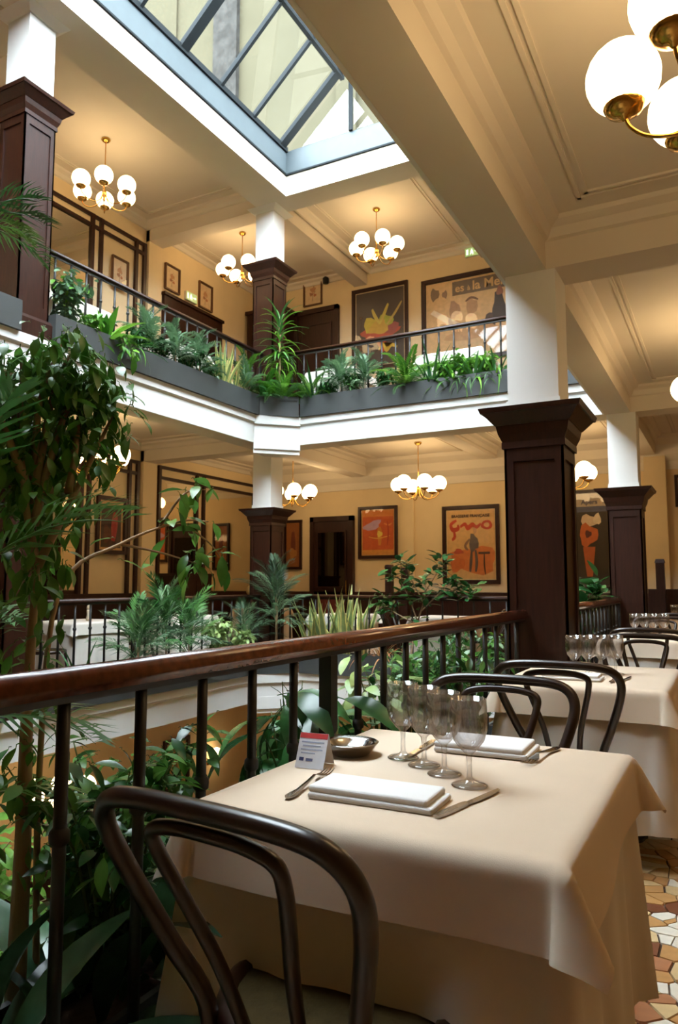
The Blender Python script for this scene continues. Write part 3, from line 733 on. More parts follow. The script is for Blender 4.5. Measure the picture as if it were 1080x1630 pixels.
def on_card(mb_pts, m, nm):
    MB().add([(x, q * sl / hh - .0006, q) for x, q in mb_pts], [(0, 1, 2, 3)]).build(nm, m, o)
on_card([(-.037, .066), (.037, .066), (.037, .0775), (-.037, .0775)], ink(206, 62, 62), 'red_band')
for k, (a, b) in enumerate(((-.03, .03), (-.026, .022), (-.03, .028), (-.028, .01))):
    zq = .056 - k * .008; on_card([(a, zq), (b, zq), (b, zq + .003), (a, zq + .003)], ink(170, 176, 200), 'print_line')
on_card([(-.03, .016), (-.018, .016), (-.018, .024), (-.03, .024)], ink(60, 64, 110), 'print_mark'); on_card([(-.012, .016), (.006, .016), (.006, .022), (-.012, .022)], ink(90, 94, 130), 'print_mark')
o = thing('pepper_mill', 'pale pepper mill on the side table behind the fig trunk', 'pepper mill', (-6.85, 6.5, .753))
MB().lathe([(.03, 0), (.032, .03), (.022, .07), (.028, .12), (.024, .13)], 16).build('body', ink(226, 214, 190), o, True); MB().lathe([(.024, .13), (.03, .15), (.022, .18), (.004, .19)], 16).build('cap', ink(226, 214, 190), o, True)

# ------------------------------------------------------------------ pictures
def frame_bars(mb, w, h, f, d):
    mb.box(-w / 2, -d, 0, -w / 2 + f, 0, h).box(w / 2 - f, -d, 0, w / 2, 0, h).box(-w / 2 + f, -d, 0, w / 2 - f, 0, f).box(-w / 2 + f, -d, h - f, w / 2 - f, 0, h)
    i = f; g = .012
    for a in (i,):
        mb.box(-w / 2 + a, -d * .7, a, -w / 2 + a + g, 0, h - a).box(w / 2 - a - g, -d * .7, a, w / 2 - a, 0, h - a).box(-w / 2 + a, -d * .7, a, w / 2 - a, 0, a + g).box(-w / 2 + a, -d * .7, h - a - g, w / 2 - a, 0, h - a)
    return mb
def blob(cx, cz, rx, rz_, n=14, seed=0, wob=.18, rot=0):
    rnd = random.Random(seed); ph = rnd.uniform(0, 6); out = []
    for k in range(n):
        a = 2 * pi * k / n; q = 1 + wob * sin(3 * a + ph) + wob * .5 * sin(5 * a - ph); x, z = rx * q * cos(a), rz_ * q * sin(a)
        out.append((cx + x * cos(rot) - z * sin(rot), cz + x * sin(rot) + z * cos(rot)))
    return out
def stroke(pts, w):
    P = smooth_path([(x, z, 0) for x, z in pts], 5); L_, R_ = [], []
    for i, p in enumerate(P):
        t = (P[min(i + 1, len(P) - 1)] - P[max(i - 1, 0)]).normalized(); k = w * (.45 + .55 * sin(pi * (i + .5) / len(P)))
        L_.append((p.x - t.y * k, p.y + t.x * k)); R_.append((p.x + t.y * k, p.y - t.x * k))
    return L_ + R_[::-1]
def picture(name, label, wall, u, z0, w, h, f, bgc, matc, mw, shapes, texts=(), frame=None, category='picture', glazed=True, group='framed pictures'):
    """wall 'b': far wall, u = x of the centre; wall 'l': side wall, u = y of the centre"""
    loc = (u, YB, z0) if wall == 'b' else (XW, u, z0)
    if wall == 'l2': loc = (XW + .05, u, z0)
    o = thing(name, label, category, loc, 0 if wall == 'b' else pi / 2, group)
    frame_bars(MB(), w, h, f, .045).build('frame', frame or M_DARK, o)
    MB().box(-w / 2 + f, -.012, f, w / 2 - f, -.004, h - f).build('mount', ink(*(matc or bgc)), o)
    a = f + mw
    art = MB().box(-w / 2 + a, -.015, a, w / 2 - a, -.012, h - a); ms = [ink(*bgc)]
    W_, H_ = w - 2 * a, h - 2 * a
    for k, (pts, c) in enumerate(shapes):
        m = ink(*c)
        if m not in ms: ms.append(m)
        q = [(max(-W_ / 2, min(W_ / 2, x * W_)), a + max(0, min(H_, z * H_))) for x, z in pts]
        art.add([(x, -.0155 - .0004 * k, z) for x, z in q], [tuple(range(len(q)))], ms.index(m))
    art.build('print', ms, o)
    for (s, x, z, size, c, bold) in texts:
        t = link('lettering', text_mesh(s, size * H_, ink(*c), bold=bold), o); t.rotation_euler = (pi / 2, 0, 0); t.location = (x * W_, -.0245, a + z * H_)
    if glazed: MB().add([(-w / 2 + f, -.03, f), (w / 2 - f, -.03, f), (w / 2 - f, -.03, h - f), (-w / 2 + f, -.03, h - f)], [(0, 1, 2, 3)]).build('glass', M_PGLASS, o)
    return o
bx = lambda x0, z0, x1, z1: [(x0, z0), (x1, z0), (x1, z1), (x0, z1)]
# upper gallery, far wall
picture('framed_poster', 'dark brown framed poster with a yellow-green figure on the upper gallery', 'b', -5.5, 5.1, 1.13, 1.57, .055, (66, 56, 52), (214, 190, 150), .03,
        [(blob(-.02, .42, .40, .09, 16, 1), (176, 72, 52)), (blob(.22, .47, .18, .08, 12, 2), (150, 74, 70)), (blob(-.18, .55, .17, .10, 12, 3), (196, 176, 60)), (blob(.12, .57, .16, .09, 12, 4), (168, 176, 62)),
         (blob(-.02, .50, .20, .10, 12, 5), (198, 160, 64)), (stroke([(0, .55), (-.1, .66), (-.16, .76)], .03), (204, 184, 84)), (stroke([(0, .55), (.1, .68), (.18, .80)], .03), (204, 184, 84)),
         (stroke([(.15, .52), (.32, .66), (.46, .80)], .02), (196, 170, 96)), (stroke([(-.05, .40), (.0, .3), (.1, .24), (.02, .18)], .06), (190, 70, 44)),
         (stroke([(-.02, .20), (.08, .26), (.14, .18), (.24, .24), (.36, .2)], .03), (206, 172, 60))], category='poster')
picture('framed_poster', 'wide peach framed poster lettered la Mer on the upper gallery', 'b', -3.72, 5.0, 1.9, 1.58, .07, (222, 182, 130), (232, 206, 160), .02,
        [(bx(-.22, .80, .5, .98), (112, 92, 76)), (blob(-.41, .86, .05, .08, 10, 3), (120, 96, 76)), (blob(-.30, .84, .03, .05, 10, 6), (140, 106, 82)), ([(-.46, .62), (-.42, .66), (.05, .28), (-.05, .24)], (240, 220, 190)),
         (blob(-.2, .62, .06, .11, 12, 7), (176, 136, 104)), (blob(-.02, .62, .06, .12, 12, 8), (190, 146, 104)), (blob(.26, .55, .07, .2, 12, 9), (64, 56, 58)), (blob(.16, .40, .06, .1, 12, 10), (84, 70, 66)),
         (blob(.27, .76, .035, .06, 10, 12), (150, 96, 76)), (blob(.0, .3, .3, .1, 14, 11), (204, 158, 110)), (stroke([(-.08, .7), (-.02, .74), (.05, .7)], .015), (120, 84, 60))],
        [('es', -.14, .84, .14, (214, 172, 118), .004), ('\u00e0', -.045, .84, .09, (214, 172, 118), .002), ('la Mer', .16, .835, .16, (224, 180, 120), .005)], category='poster')
sketch = lambda s: [(stroke([(-.05, .1), (.0, .35), (-.02, .6), (.08, .82)], .02), (150, 96, 66)), (blob(.0, .62, .2, .12, 12, s), (196, 140, 96)), (blob(-.12, .42, .12, .08, 12, s + 1), (180, 120, 84)),
                    (blob(.14, .36, .1, .07, 12, s + 2), (186, 110, 70)), (stroke([(-.25, .5), (-.05, .4), (.2, .55)], .012), (140, 90, 64))]
M_THIN = mat('thin_wood_frame', (96, 62, 34), .4, var=.2)
picture('framed_drawing', 'small beige framed drawing above the upper door', 'b', -6.92, 6.55, .41, .53, .018, (228, 200, 158), (236, 214, 176), .03, sketch(2), frame=M_THIN)
picture('framed_drawing', 'small beige framed drawing hung on the upper lattice mirror panel', 'l2', 8.12, 5.72, .34, .48, .016, (226, 202, 166), (232, 212, 180), .03, sketch(5), frame=M_THIN)
picture('framed_drawing', 'small beige framed drawing next to the upper wall pilaster', 'l', 9.38, 6.13, .37, .45, .018, (230, 202, 160), (236, 214, 178), .03, sketch(8), frame=M_THIN)
picture('framed_drawing', 'small beige framed drawing nearest the upper corner', 'l', 10.28, 6.12, .38, .48, .018, (228, 196, 152), (236, 214, 178), .03, sketch(11), frame=M_THIN)
# middle gallery
picture('framed_poster', 'orange-red framed poster with a lilac cloud beside the dark door', 'b', -5.56, 1.64, .77, .94, .045, (206, 92, 40), (226, 164, 92), .035,
        [(bx(-.5, .86, .5, 1), (222, 130, 56)), (blob(-.18, .66, .3, .10, 14, 2, rot=.25), (196, 160, 190)), (bx(-.5, .0, .5, .10), (222, 150, 66)), (stroke([(.06, .2), (.06, .5), (.04, .62)], .07), (220, 140, 50)),
         (blob(.06, .46, .09, .07, 12, 3), (240, 210, 90)), (stroke([(-.3, .4), (0, .36), (.4, .42)], .01), (236, 180, 80)), (stroke([(.2, .7), (.35, .66), (.45, .7)], .02), (230, 140, 70)), (stroke([(.3, .2), (.34, .5), (.3, .75)], .02), (180, 60, 34))], category='poster')
picture('framed_poster', 'large framed poster lettered brasserie fran\u00e7aise with a grey figure', 'b', -3.84, 1.19, .99, 1.32, .055, (230, 184, 122), (236, 206, 156), .03,
        [(blob(.12, .28, .5, .2, 14, 2), (222, 130, 70)), (blob(-.3, .22, .16, .12, 12, 4), (216, 116, 60)), (stroke([(-.3, .86), (-.42, .80), (-.38, .72), (-.26, .74), (-.28, .79)], .035), (196, 66, 36)),
         (stroke([(-.22, .76), (-.12, .80), (-.06, .74), (.04, .79), (.12, .75), (.22, .80)], .035), (204, 74, 40)), (stroke([(-.36, .70), (-.34, .62), (-.4, .57)], .03), (200, 70, 40)),
         (blob(.34, .78, .12, .07, 14, 5, .05), (200, 70, 40)), (blob(.34, .78, .06, .035, 12, 6, .05), (230, 180, 120)), (blob(.06, .52, .10, .13, 12, 7), (112, 100, 96)), (blob(.09, .70, .04, .05, 10, 8), (206, 160, 120)),
         (stroke([(.02, .42), (.0, .25), (-.02, .10)], .03), (96, 84, 80)), (stroke([(.1, .42), (.12, .25), (.1, .10)], .03), (104, 90, 86)), (stroke([(-.02, .58), (-.12, .48), (-.06, .42)], .025), (150, 116, 96)),
         (bx(.16, .36, .4, .39), (84, 64, 52)), (stroke([(.28, .36), (.28, .2), (.3, .06)], .015), (84, 64, 52)), (blob(-.26, .40, .1, .04, 12, 9), (190, 84, 60))],
        [('BRASSERIE FRAN\u00c7AISE', 0, .90, .058, (70, 44, 34), .002)], category='poster')
picture('framed_poster', 'narrow amber framed print between column and door, middle gallery', 'b', -7.34, 1.46, .40, .94, .04, (150, 88, 38), (176, 112, 54), .02,
        [(stroke([(0, .15), (.02, .5), (0, .8)], .18), (110, 44, 26)), (blob(0, .3, .3, .12, 12, 3), (184, 124, 60))], category='poster')
picture('framed_poster', 'dark framed poster with an orange figure, seen between the two right columns', 'b', -1.9, 1.1, .62, 1.56, .04, (62, 50, 34), (120, 96, 66), .02,
        [(bx(-.5, .86, .5, 1.0), (186, 168, 146)), (bx(-.5, .80, .5, .86), (84, 86, 108)), (blob(-.05, .70, .26, .07, 14, 3), (226, 196, 160)), (blob(.2, .72, .12, .06, 10, 5), (236, 214, 180)), (blob(-.08, .55, .28, .12, 14, 4), (204, 104, 44)),
         (blob(-.08, .56, .1, .04, 12, 8), (96, 40, 24)), ([(-.25, .42), (.12, .42), (.02, .1), (-.15, .1)], (190, 96, 44))], [('Apers', -.02, .885, .07, (84, 86, 108), .002)], category='poster')
picture('framed_picture', 'framed red and black picture with cream mount on the middle mirror panel', 'l2', 8.1, 1.63, .60, .86, .05, (52, 24, 18), (206, 160, 106), .05,
        [(stroke([(.1, .15), (.16, .5), (.2, .8)], .16), (150, 30, 22)), (bx(-.5, .9, .5, 1), (200, 156, 110)), (blob(-.2, .3, .2, .2, 12, 3), (84, 36, 22))])
picture('framed_picture', 'framed picture at the frame\'s edge of the far wall, beyond the wall pilaster', 'b', -.42, 2.33, .52, .48, .03, (214, 176, 120), (232, 206, 160), .04, sketch(14))
picture('framed_print', 'small dark-framed tower print on the ground floor wall', 'l', 9.74, -2.17, .63, .84, .06, (214, 176, 112), (226, 192, 134), .06,
        [([(-.16, .2), (-.03, .72), (.03, .72), (.16, .2), (.06, .2), (0, .36), (-.06, .2)], (150, 104, 56)), (bx(-.36, .82, .36, .93), (170, 120, 66)), (bx(-.3, .06, .3, .12), (170, 120, 66))])
# signs and small fittings
def exit_sign(label, loc, rz):
    o = thing('exit_sign', label, 'sign', loc, rz, group='green exit signs')
    MB().box(-.145, -.05, 0, .145, 0, .155).build('housing', ink(226, 226, 214), o)
    MB().box(-.14, -.054, .005, .14, -.05, .15).build('green_face', glow('exit_green', (60, 150, 70), 1.2), o)
    wm = glow('exit_white', (236, 250, 220), 2.0); mb = MB()
    for pts in (blob(-.02, .118, .012, .012, 10, 1, 0), stroke([(-.02, .1), (-.03, .07), (-.05, .03)], .012), stroke([(-.025, .07), (.0, .05), (-.01, .025)], .01), stroke([(-.05, .085), (-.02, .095), (.01, .075)], .008),
                bx(-.12, .03, -.085, .125), bx(.03, .07, .09, .085), [(.085, .055), (.12, .078), (.085, .10)]):
        mb.add([(x, -.0548, z) for x, z in pts], [tuple(range(len(pts)))])
    mb.build('pictogram', wm, o)
exit_sign('green running-man exit sign high on the far wall above the wide poster', (-3.70, YB, 6.85), 0)
exit_sign('green exit sign between two small drawings on the upper side wall', (XW, 9.86, 6.12), pi / 2)
o = thing('spotlight', 'small black spotlight under the upper ceiling above the small drawing', 'spotlight', (-6.6, YB, 7.04))
MB().box(-.05, -.1, -.02, .05, 0, .01).build('bracket', M_BLACK, o); MB().lathe([(.03, -.14), (.055, -.13), (.06, -.03), (.03, 0)], 14).build('head', M_BLACK, o).location = (0, -.08, 0)
# dark service posts of the far benches
for k, (x, y, h, lab) in enumerate(((-4.9, 11.0, 1.5, 'dark wood bench end post behind the rubber tree'), (-4.62, 11.0, 1.45, 'second dark bench end post hidden in the rubber tree leaves'), (-.85, 11.0, 1.53, 'dark wood bench end post beyond the far column'))):
    o = thing('bench_post', lab, 'post', (x, y, 0)); MB().frustum(.055, 0, .055, h - .05).build('shaft', M_DARK, o); MB().frustum(.065, h - .05, .05, h).build('cap', M_DARK, o)
o = thing('bench', 'dark wooden bench back at the end of the table row beyond the far column', 'bench', (-.62, 11.3, 0))
MB().box(-.42, -.05, .3, .42, .05, 1.12).build('back', M_DARK, o); MB().box(-.42, -.5, .4, .42, -.05, .48).build('seat', M_DARK, o); MB().box(-.42, -.5, 0, -.37, .05, .42).build('end_panel', M_DARK, o); MB().box(.37, -.5, 0, .42, .05, .42).build('end_panel', M_DARK, o)
o = thing('sideboard', 'dark low sideboard against the mirror in the middle gallery\'s corner', 'sideboard', (-7.95, 9.62, 0))
MB().box(-.2, -.42, 0, .2, .42, 1.32).build('body', M_DARK, o); MB().box(-.22, -.45, 1.32, .22, .45, 1.36).build('top', M_DARK, o)
for s in (-1, 1): d = MB().box(.2, s * .2 - .19, .1, .215, s * .2 + .19, 1.25).build('door', M_DARK, o); MB().lathe([(.0, 0), (.012, .01), (.0, .02)], 8).build('knob', M_BRASS, d).location = (.222, s * .04, .8)
for k, (x, y, lab) in enumerate(((-7.6, 11.0, 'pale globe table lamp in the corner below the mirror'), (-7.25, 11.42, 'second pale globe table lamp, by the corner poster'))):
    o = thing('table_lamp', lab, 'lamp', (x, y, .753))
    MB().lathe([(.06, 0), (.06, .012), (.01, .03), (.008, .22), (.02, .23)], 14).build('base', M_BRASS, o, True)
    MB().lathe([(max(.1 * sin(pi * j / 10), .001), .32 - .1 * cos(pi * j / 10)) for j in range(11)], 16).build('globe', ink(240, 220, 170), o, True)
# ------------------------------------------------------------------ plants
WSH = {'lance': lambda t: (sin(pi * min(1, t * 1.02)) ** .75) * (1 - .25 * t), 'oval': lambda t: sin(pi * t) ** .6, 'strap': lambda t: min(1, t * 7 + .35) * (1 - t ** 5) ** 1.0,
       'sword': lambda t: (.75 + .35 * sin(pi * min(1, t * 1.3))) * (1 - t ** 4), 'spade': lambda t: sin(pi * t ** .75) ** .55, 'blade': lambda t: (1 - t) ** .55 * min(1, t * 6 + .5)}
def leaf_mb(L, Wd, droop=.3, fold=.25, shape='lance', n=7, stalk=0, twist=0, mb=None, edge=False):
    """leaf along +x; droop bends the tip down, fold raises the two halves"""
    mb = mb or MB(); v = []; f = []; x = z = 0; a = 0; ds = L / n
    for i in range(n + 1):
        t = i / n; w = Wd / 2 * max(.03, WSH[shape](min(.985, max(.015, t)))); tw = twist * t
        y1, z1 = w * cos(fold + tw), w * sin(fold + tw); y2, z2 = -w * cos(fold - tw), w * sin(fold - tw)
        xs = stalk + x
        if edge: v += [(xs, y1, z + z1), (xs, y1 * .62, z + z1 * .62), (xs, 0, z), (xs, y2 * .62, z + z2 * .62), (xs, y2, z + z2)]
        else: v += [(xs, y1, z + z1), (xs, 0, z), (xs, y2, z + z2)]
        a = -droop * (i + .5) / n * 2
        x += ds * cos(a); z += ds * sin(a)
    if edge:
        mb.add(v, [(i * 5 + k, i * 5 + k + 1, i * 5 + 6 + k, i * 5 + 5 + k) for i in range(n) for k in (1, 2)], 0); o = len(mb.v) - len(v)
        q = [(i * 5 + k + o, i * 5 + k + 1 + o, i * 5 + 6 + k + o, i * 5 + 5 + k + o) for i in range(n) for k in (0, 3)]; mb.f += q; mb.m += [1] * len(q)
    else: mb.add(v, [(i * 3 + k, i * 3 + k + 1, i * 3 + 4 + k, i * 3 + 3 + k) for i in range(n) for k in (0, 1)])
    if stalk: mb.tube([(0, 0, 0), (stalk * .6, 0, .004), (stalk, 0, 0)], max(.0012, Wd * .02), 4)
    return mb
def leaf(name, L, Wd, m, **k): return leaf_mb(L, Wd, **k).mesh(name, m, True)
def frond(name, L, pairs, ll, lw, m, droop=.5, rise=.35, start=.18, taper=.65, ang=1.0):
    """feather leaf along +x"""
    mb = MB(); P = []; x = z = 0; n = 12
    for i in range(n + 1):
        P.append((x, 0, z)); a = rise - (rise + droop) * (i / n) ** 1.2; x += L / n * cos(a); z += L / n * sin(a)
    mb.tube(P, [.006 * L * 1.6 * (1 - .8 * i / n) for i in range(n + 1)], 4)
    for k in range(pairs):
        t = start + (1 - start) * (k + .5) / pairs; i = min(int(t * n), n - 1); fr = t * n - i
        p = Vector(P[i]).lerp(Vector(P[i + 1]), fr); l = ll * (1 - taper * abs((t - .45) / .55) ** 1.6)
        for s in (-1, 1):
            aa = ang * (1 - .45 * t) + random.uniform(-.08, .08); d = Vector((cos(aa), s * sin(aa), random.uniform(.0, .22))).normalized()
            side = Vector((-d.y, d.x, 0)).normalized(); w = lw / 2
            q1 = p + d * l * .45 + side * w; q2 = p + d * l * .45 - side * w; tip = p + d * l + Vector((0, 0, -l * .30)); b1 = p + d * .02 * l
            mb.add([b1, q1, tip, q2], [(0, 1, 2, 3)])
    return mb.mesh(name, m, True)
def put(me, parent, name, loc, yaw, pitch, roll=0, s=1):
    o = link(name, me, parent)
    o.matrix_basis = Matrix.Translation(loc) @ Matrix.Rotation(yaw, 4, 'Z') @ Matrix.Rotation(-pitch, 4, 'Y') @ Matrix.Rotation(roll, 4, 'X') @ Matrix.Scale(s, 4)
    return o
def U(a, b): return random.uniform(a, b)
def rosette(name, label, loc, meshes, n, p0, p1, s0=.8, s1=1.15, part='leaf', rb=.02, h=0, stem=None, yaw=None, group='plants round the light well'):
    """leaves springing from one point (or up a stem of height h)"""
    k_ = 1.38 if loc[2] > 3 else (1.12 if loc[0] < -2 else 1.0); s0 *= k_; s1 *= k_; h *= min(k_, 1.2)
    o = thing(name, label, 'plant', loc, group=group)
    if stem: MB().tube(smooth_path([(0, 0, -.06), (.01, .0, h * .5), (0, .01, h)], 4), [stem * (1 - .03 * i) for i in range(9)], 7).build('stem', M_TRUNK, o, True)
    for k in range(n):
        t = k / max(1, n - 1); y = (k * 2.399 + U(-.3, .3)) if yaw is None else U(*yaw)
        q = U(.0, 1) ** .8; zz = h * (1 - .55 * t) if stem else 0
        put(random.choice(meshes), o, part, (rb * cos(y), rb * sin(y), zz - .02), y, p0 + (p1 - p0) * (1 - t) + U(-.12, .12), U(-.25, .25), U(s0, s1))
    return o
def join_leaves(parent, name, me, mats, placements):
    """many small leaves as one stuff mesh"""
    vs = [v.co.copy() for v in me.vertices]; fs = [tuple(p.vertices) for p in me.polygons]; mb = MB()
    for M_ in placements: mb.add([M_ @ v for v in vs], fs)
    return mb.build(name, mats, parent, True, kind='stuff')
def leaf_matrix(p, yaw, pitch, roll, s):
    return Matrix.Translation(p) @ Matrix.Rotation(yaw, 4, 'Z') @ Matrix.Rotation(-pitch, 4, 'Y') @ Matrix.Rotation(roll, 4, 'X') @ Matrix.Scale(s, 4)
def bush(name, label, loc, branches, me, m, per, singles=60, spread=.05, pitch=(-.9, .4), sc=(.7, 1.2), stem_r=.006, bark=M_STEM, group='plants round the light well', whole=False):
    """branches: list of polylines (local); leaves sit along their outer part"""
    o = thing(name, label, 'plant', loc, group=group); mb = MB(); pl = []
    for b in branches:
        P = smooth_path([q[:3] for q in b], 5); r = b[0][3] if len(b[0]) > 3 else stem_r
        mb.tube(P, [max(.0015, r * (1 - .8 * i / len(P))) for i in range(len(P))], 6)
        for k in range(per):
            t = (U(.15, 1) if whole else 1 - U(0, 1) ** 1.5 * .75); i = min(int(t * (len(P) - 1)), len(P) - 2); p = P[i].lerp(P[i + 1], U(0, 1))
            p = p + Vector((U(-1, 1), U(-1, 1), U(-1, 1))) * spread
            pl.append((p, U(0, 6.28), U(*pitch), U(-.5, .5), U(*sc)))
    mb.build('branches', bark, o, True)
    random.shuffle(pl)
    for p in pl[:singles]:
        q = link('leaf', me, o); q.matrix_basis = leaf_matrix(*p)
    if pl[singles:]: join_leaves(o, 'foliage', me, [m], [leaf_matrix(*p) for p in pl[singles:]])
    return o
def spray(n, h, r, base=.02, lean=(0, 0)):
    out = []
    for k in range(n):
        a = U(0, 6.28); q = U(.25, 1); out.append([(base * cos(a), base * sin(a), -.05), (r * q * .4 * cos(a) + lean[0] * .4, r * q * .4 * sin(a) + lean[1] * .4, h * .55 * U(.8, 1.1)), (r * q * cos(a) + lean[0], r * q * sin(a) + lean[1], h * U(.75, 1.05))])
    return out
# leaf kinds
L_FIC = [leaf('leaf', .052, .025, G_FICUS, droop=.25, fold=.2, shape='lance', n=5, stalk=.012)]
L_SMALL = leaf('leaf', .075, .034, G_DEEP, droop=.25, fold=.2, shape='lance', n=5, stalk=.01)
L_LIGHT = leaf('leaf', .085, .042, G_BRIGHT, droop=.3, fold=.2, shape='oval', n=5, stalk=.012)
L_RUB = [leaf('leaf', .15, .075, G_DEEP, droop=.15, fold=.18, shape='oval', n=6, stalk=.02), leaf('leaf', .13, .07, G_FICUS, droop=.25, fold=.2, shape='oval', n=6, stalk=.02)]
L_ASPI = [leaf('leaf', .52, .125, G_ASPI, droop=.75, fold=.28, shape='lance', n=12, stalk=.10), leaf('leaf', .46, .14, G_ASPI, droop=.45, fold=.3, shape='lance', n=12, stalk=.12)]
L_BROAD = [leaf('leaf', .24, .085, G_DEEP, droop=.55, fold=.22, shape='lance', n=8, stalk=.07), leaf('leaf', .20, .07, G_PALM, droop=.7, fold=.22, shape='lance', n=8, stalk=.06)]
L_SNAKE = [leaf_mb(.44, .045, droop=.06, fold=.35, shape='sword', n=8, twist=.5, edge=True).mesh('leaf', [G_SNAKE, G_YEDGE], True), leaf_mb(.36, .04, droop=.10, fold=.35, shape='sword', n=8, twist=-.6, edge=True).mesh('leaf', [G_SNAKE, G_YEDGE], True)]
L_DSNAKE = [leaf('leaf', .36, .03, G_DEEP, droop=.25, fold=.4, shape='blade', n=7)]
L_GRASS = [leaf('leaf', .30, .016, G_BRIGHT, droop=.95, fold=.35, shape='blade', n=8), leaf('leaf', .24, .014, G_PALM, droop=1.1, fold=.35, shape='blade', n=8)]
L_DRAC = [leaf('leaf', .30, .028, G_PALM, droop=.55, fold=.3, shape='blade', n=7), leaf('leaf', .27, .03, G_BRIGHT, droop=.75, fold=.3, shape='blade', n=7)]
L_NEST = [leaf('leaf', .34, .075, G_BRIGHT, droop=.45, fold=.25, shape='lance', n=8)]
F_FERN = [frond('frond', .34, 22, .055, .014, G_BRIGHT, droop=1.0, rise=.6, start=.1), frond('frond', .28, 20, .05, .014, G_PALM, droop=1.1, rise=.5, start=.1)]
F_PALM = [frond('frond', .50, 20, .17, .014, G_PALM, droop=.7, rise=.4, start=.25, ang=.95), frond('frond', .42, 18, .15, .013, G_BLUE, droop=.9, rise=.4, start=.25, ang=.95)]
F_DPALM = [frond('frond', .52, 24, .16, .010, G_DPALM, droop=.9, rise=.45, start=.2, ang=.9), frond('frond', .44, 22, .15, .010, G_BLUE, droop=1.0, rise=.4, start=.2, ang=.9)]
F_BLUE = [frond('frond', .30, 22, .07, .011, G_BLUE, droop=1.0, rise=.7, start=.12), frond('frond', .25, 18, .06, .010, G_BLUE, droop=1.2, rise=.6, start=.12)]
F_BIG = [frond('frond', .62, 16, .30, .020, G_PALM, droop=.9, rise=.2, start=.2, ang=.8), frond('frond', .55, 14, .27, .020, G_FICUS, droop=1.1, rise=.25, start=.2, ang=.8)]
L_SCHEF = leaf('leaf', .10, .038, G_VARIEG, droop=.4, fold=.15, shape='oval', n=5, stalk=.02)

zu, zm = ST + .23, .23
LX, BY = -5.735, 8.755
# --- upper gallery, side
bush('leafy_shrub', 'pale small-leaved shrub at the near end of the upper side planter', (LX, 5.02, zu), spray(14, .5, .24), L_LIGHT, G_BLUE, 28, 80)
bush('leafy_shrub', 'low bright shrub next to the pale shrub in the upper side planter', (LX, 5.28, zu), spray(8, .22, .18), L_LIGHT, G_BRIGHT, 18, 40)
rosette('nest_fern', 'upright broad-leaved nest fern in the upper side planter', (LX, 5.55, zu), L_NEST, 15, .45, 1.45)
rosette('spider_plant', 'arching spider plant spilling over the upper side planter', (LX + .03, 5.85, zu + .02), L_GRASS + L_DRAC, 34, -.1, 1.2)
bush('trailing_plant', 'bright trailing plant hanging over the upper side planter', (LX + .10, 5.62, zu + .04), [[(0, 0, 0), (.08, U(-.1, .1), .02), (.13, U(-.2, .2), -.16)] for _ in range(6)], L_LIGHT, G_BRIGHT, 9, 54, spread=.03)
for k, (y, lab) in enumerate(((6.2, 'first blue-green asparagus fern of three in the upper side planter'), (6.65, 'middle blue-green asparagus fern of three in the upper side planter'), (7.1, 'last blue-green asparagus fern of three in the upper side planter'))):
    rosette('asparagus_fern', lab, (LX, y, zu), F_BLUE, 26, .0, 1.35, .8, 1.25, 'frond', stem=.006, h=.22)
rosette('snake_plant', 'yellow-edged snake plant in the upper side planter beside the ferns', (LX, 7.58, zu), L_SNAKE, 16, 1.0, 1.5, .7, 1.05, rb=.07)
rosette('snake_plant', 'second yellow-edged snake plant nearer the corner of the upper planter', (LX, 7.85, zu), L_SNAKE, 10, .95, 1.5, .6, .95, rb=.06)
rosette('asparagus_fern', 'bushy dark fern at the corner end of the upper side planter', (LX, 8.12, zu), F_BLUE + F_FERN, 22, .1, 1.3, .9, 1.3, 'frond', stem=.006, h=.15)
# --- upper corner
dr = rosette('dracaena', 'tall green dracaena in front of the upper far column', (-5.5, 8.58, zu), L_DRAC, 52, -.2, 1.35, .85, 1.15, h=1.02, stem=.02)
for k in range(34): put(random.choice(L_DRAC), dr, 'leaf', (U(-.02, .02), U(-.02, .02), .6 + .14 * U(-1, 1)), U(0, 6.28), U(-.3, 1.0), 0, U(1., 1.4))
rosette('boston_fern', 'bright fern hanging over the upper corner planter', (-5.40, 8.52, zu + .03), F_FERN, 26, -.25, 1.1, .9, 1.3, 'frond')
rosette('boston_fern', 'second bright fern left of the dracaena at the upper corner', (-5.62, 8.38, zu + .03), F_FERN, 20, -.1, 1.1, .8, 1.15, 'frond')
# --- upper gallery, far side
rosette('dark_grass', 'dark upright grass at the corner end of the upper far planter', (-5.02, BY, zu), L_DSNAKE, 22, .6, 1.5, .8, 1.2, rb=.08)
rosette('asparagus_fern', 'pale asparagus fern in the upper far planter below the dark poster', (-4.62, BY, zu), F_BLUE, 26, .0, 1.35, .9, 1.3, 'frond', stem=.006, h=.22)
rosette('asparagus_fern', 'second pale asparagus fern in the upper far planter', (-4.25, BY, zu), F_BLUE, 24, .0, 1.3, .8, 1.25, 'frond', stem=.006, h=.2)
rosette('boston_fern', 'bright fern spilling over the middle of the upper far planter', (-3.62, BY - .04, zu + .03), F_FERN, 30, -.3, 1.1, .9, 1.35, 'frond')
rosette('dark_grass', 'dark spiky plant beside the bright fern of the upper far planter', (-3.28, BY, zu), L_DSNAKE, 20, .5, 1.5, .8, 1.3, rb=.06)
for k, (x, lab) in enumerate(((-2.98, 'first grassy clump under the wide poster'), (-2.72, 'middle grassy clump under the wide poster'), (-2.45, 'last grassy clump beside the near column, upper planter'))):
    rosette('spider_plant', lab, (x, BY, zu), L_GRASS + L_DRAC, 40, .0, 1.45, .9, 1.3, rb=.06)
rosette('spider_plant', 'grassy clump in the upper far planter hidden behind the near column', (-2.1, BY, zu), L_GRASS, 20, .0, 1.4, .9, 1.2, rb=.06)
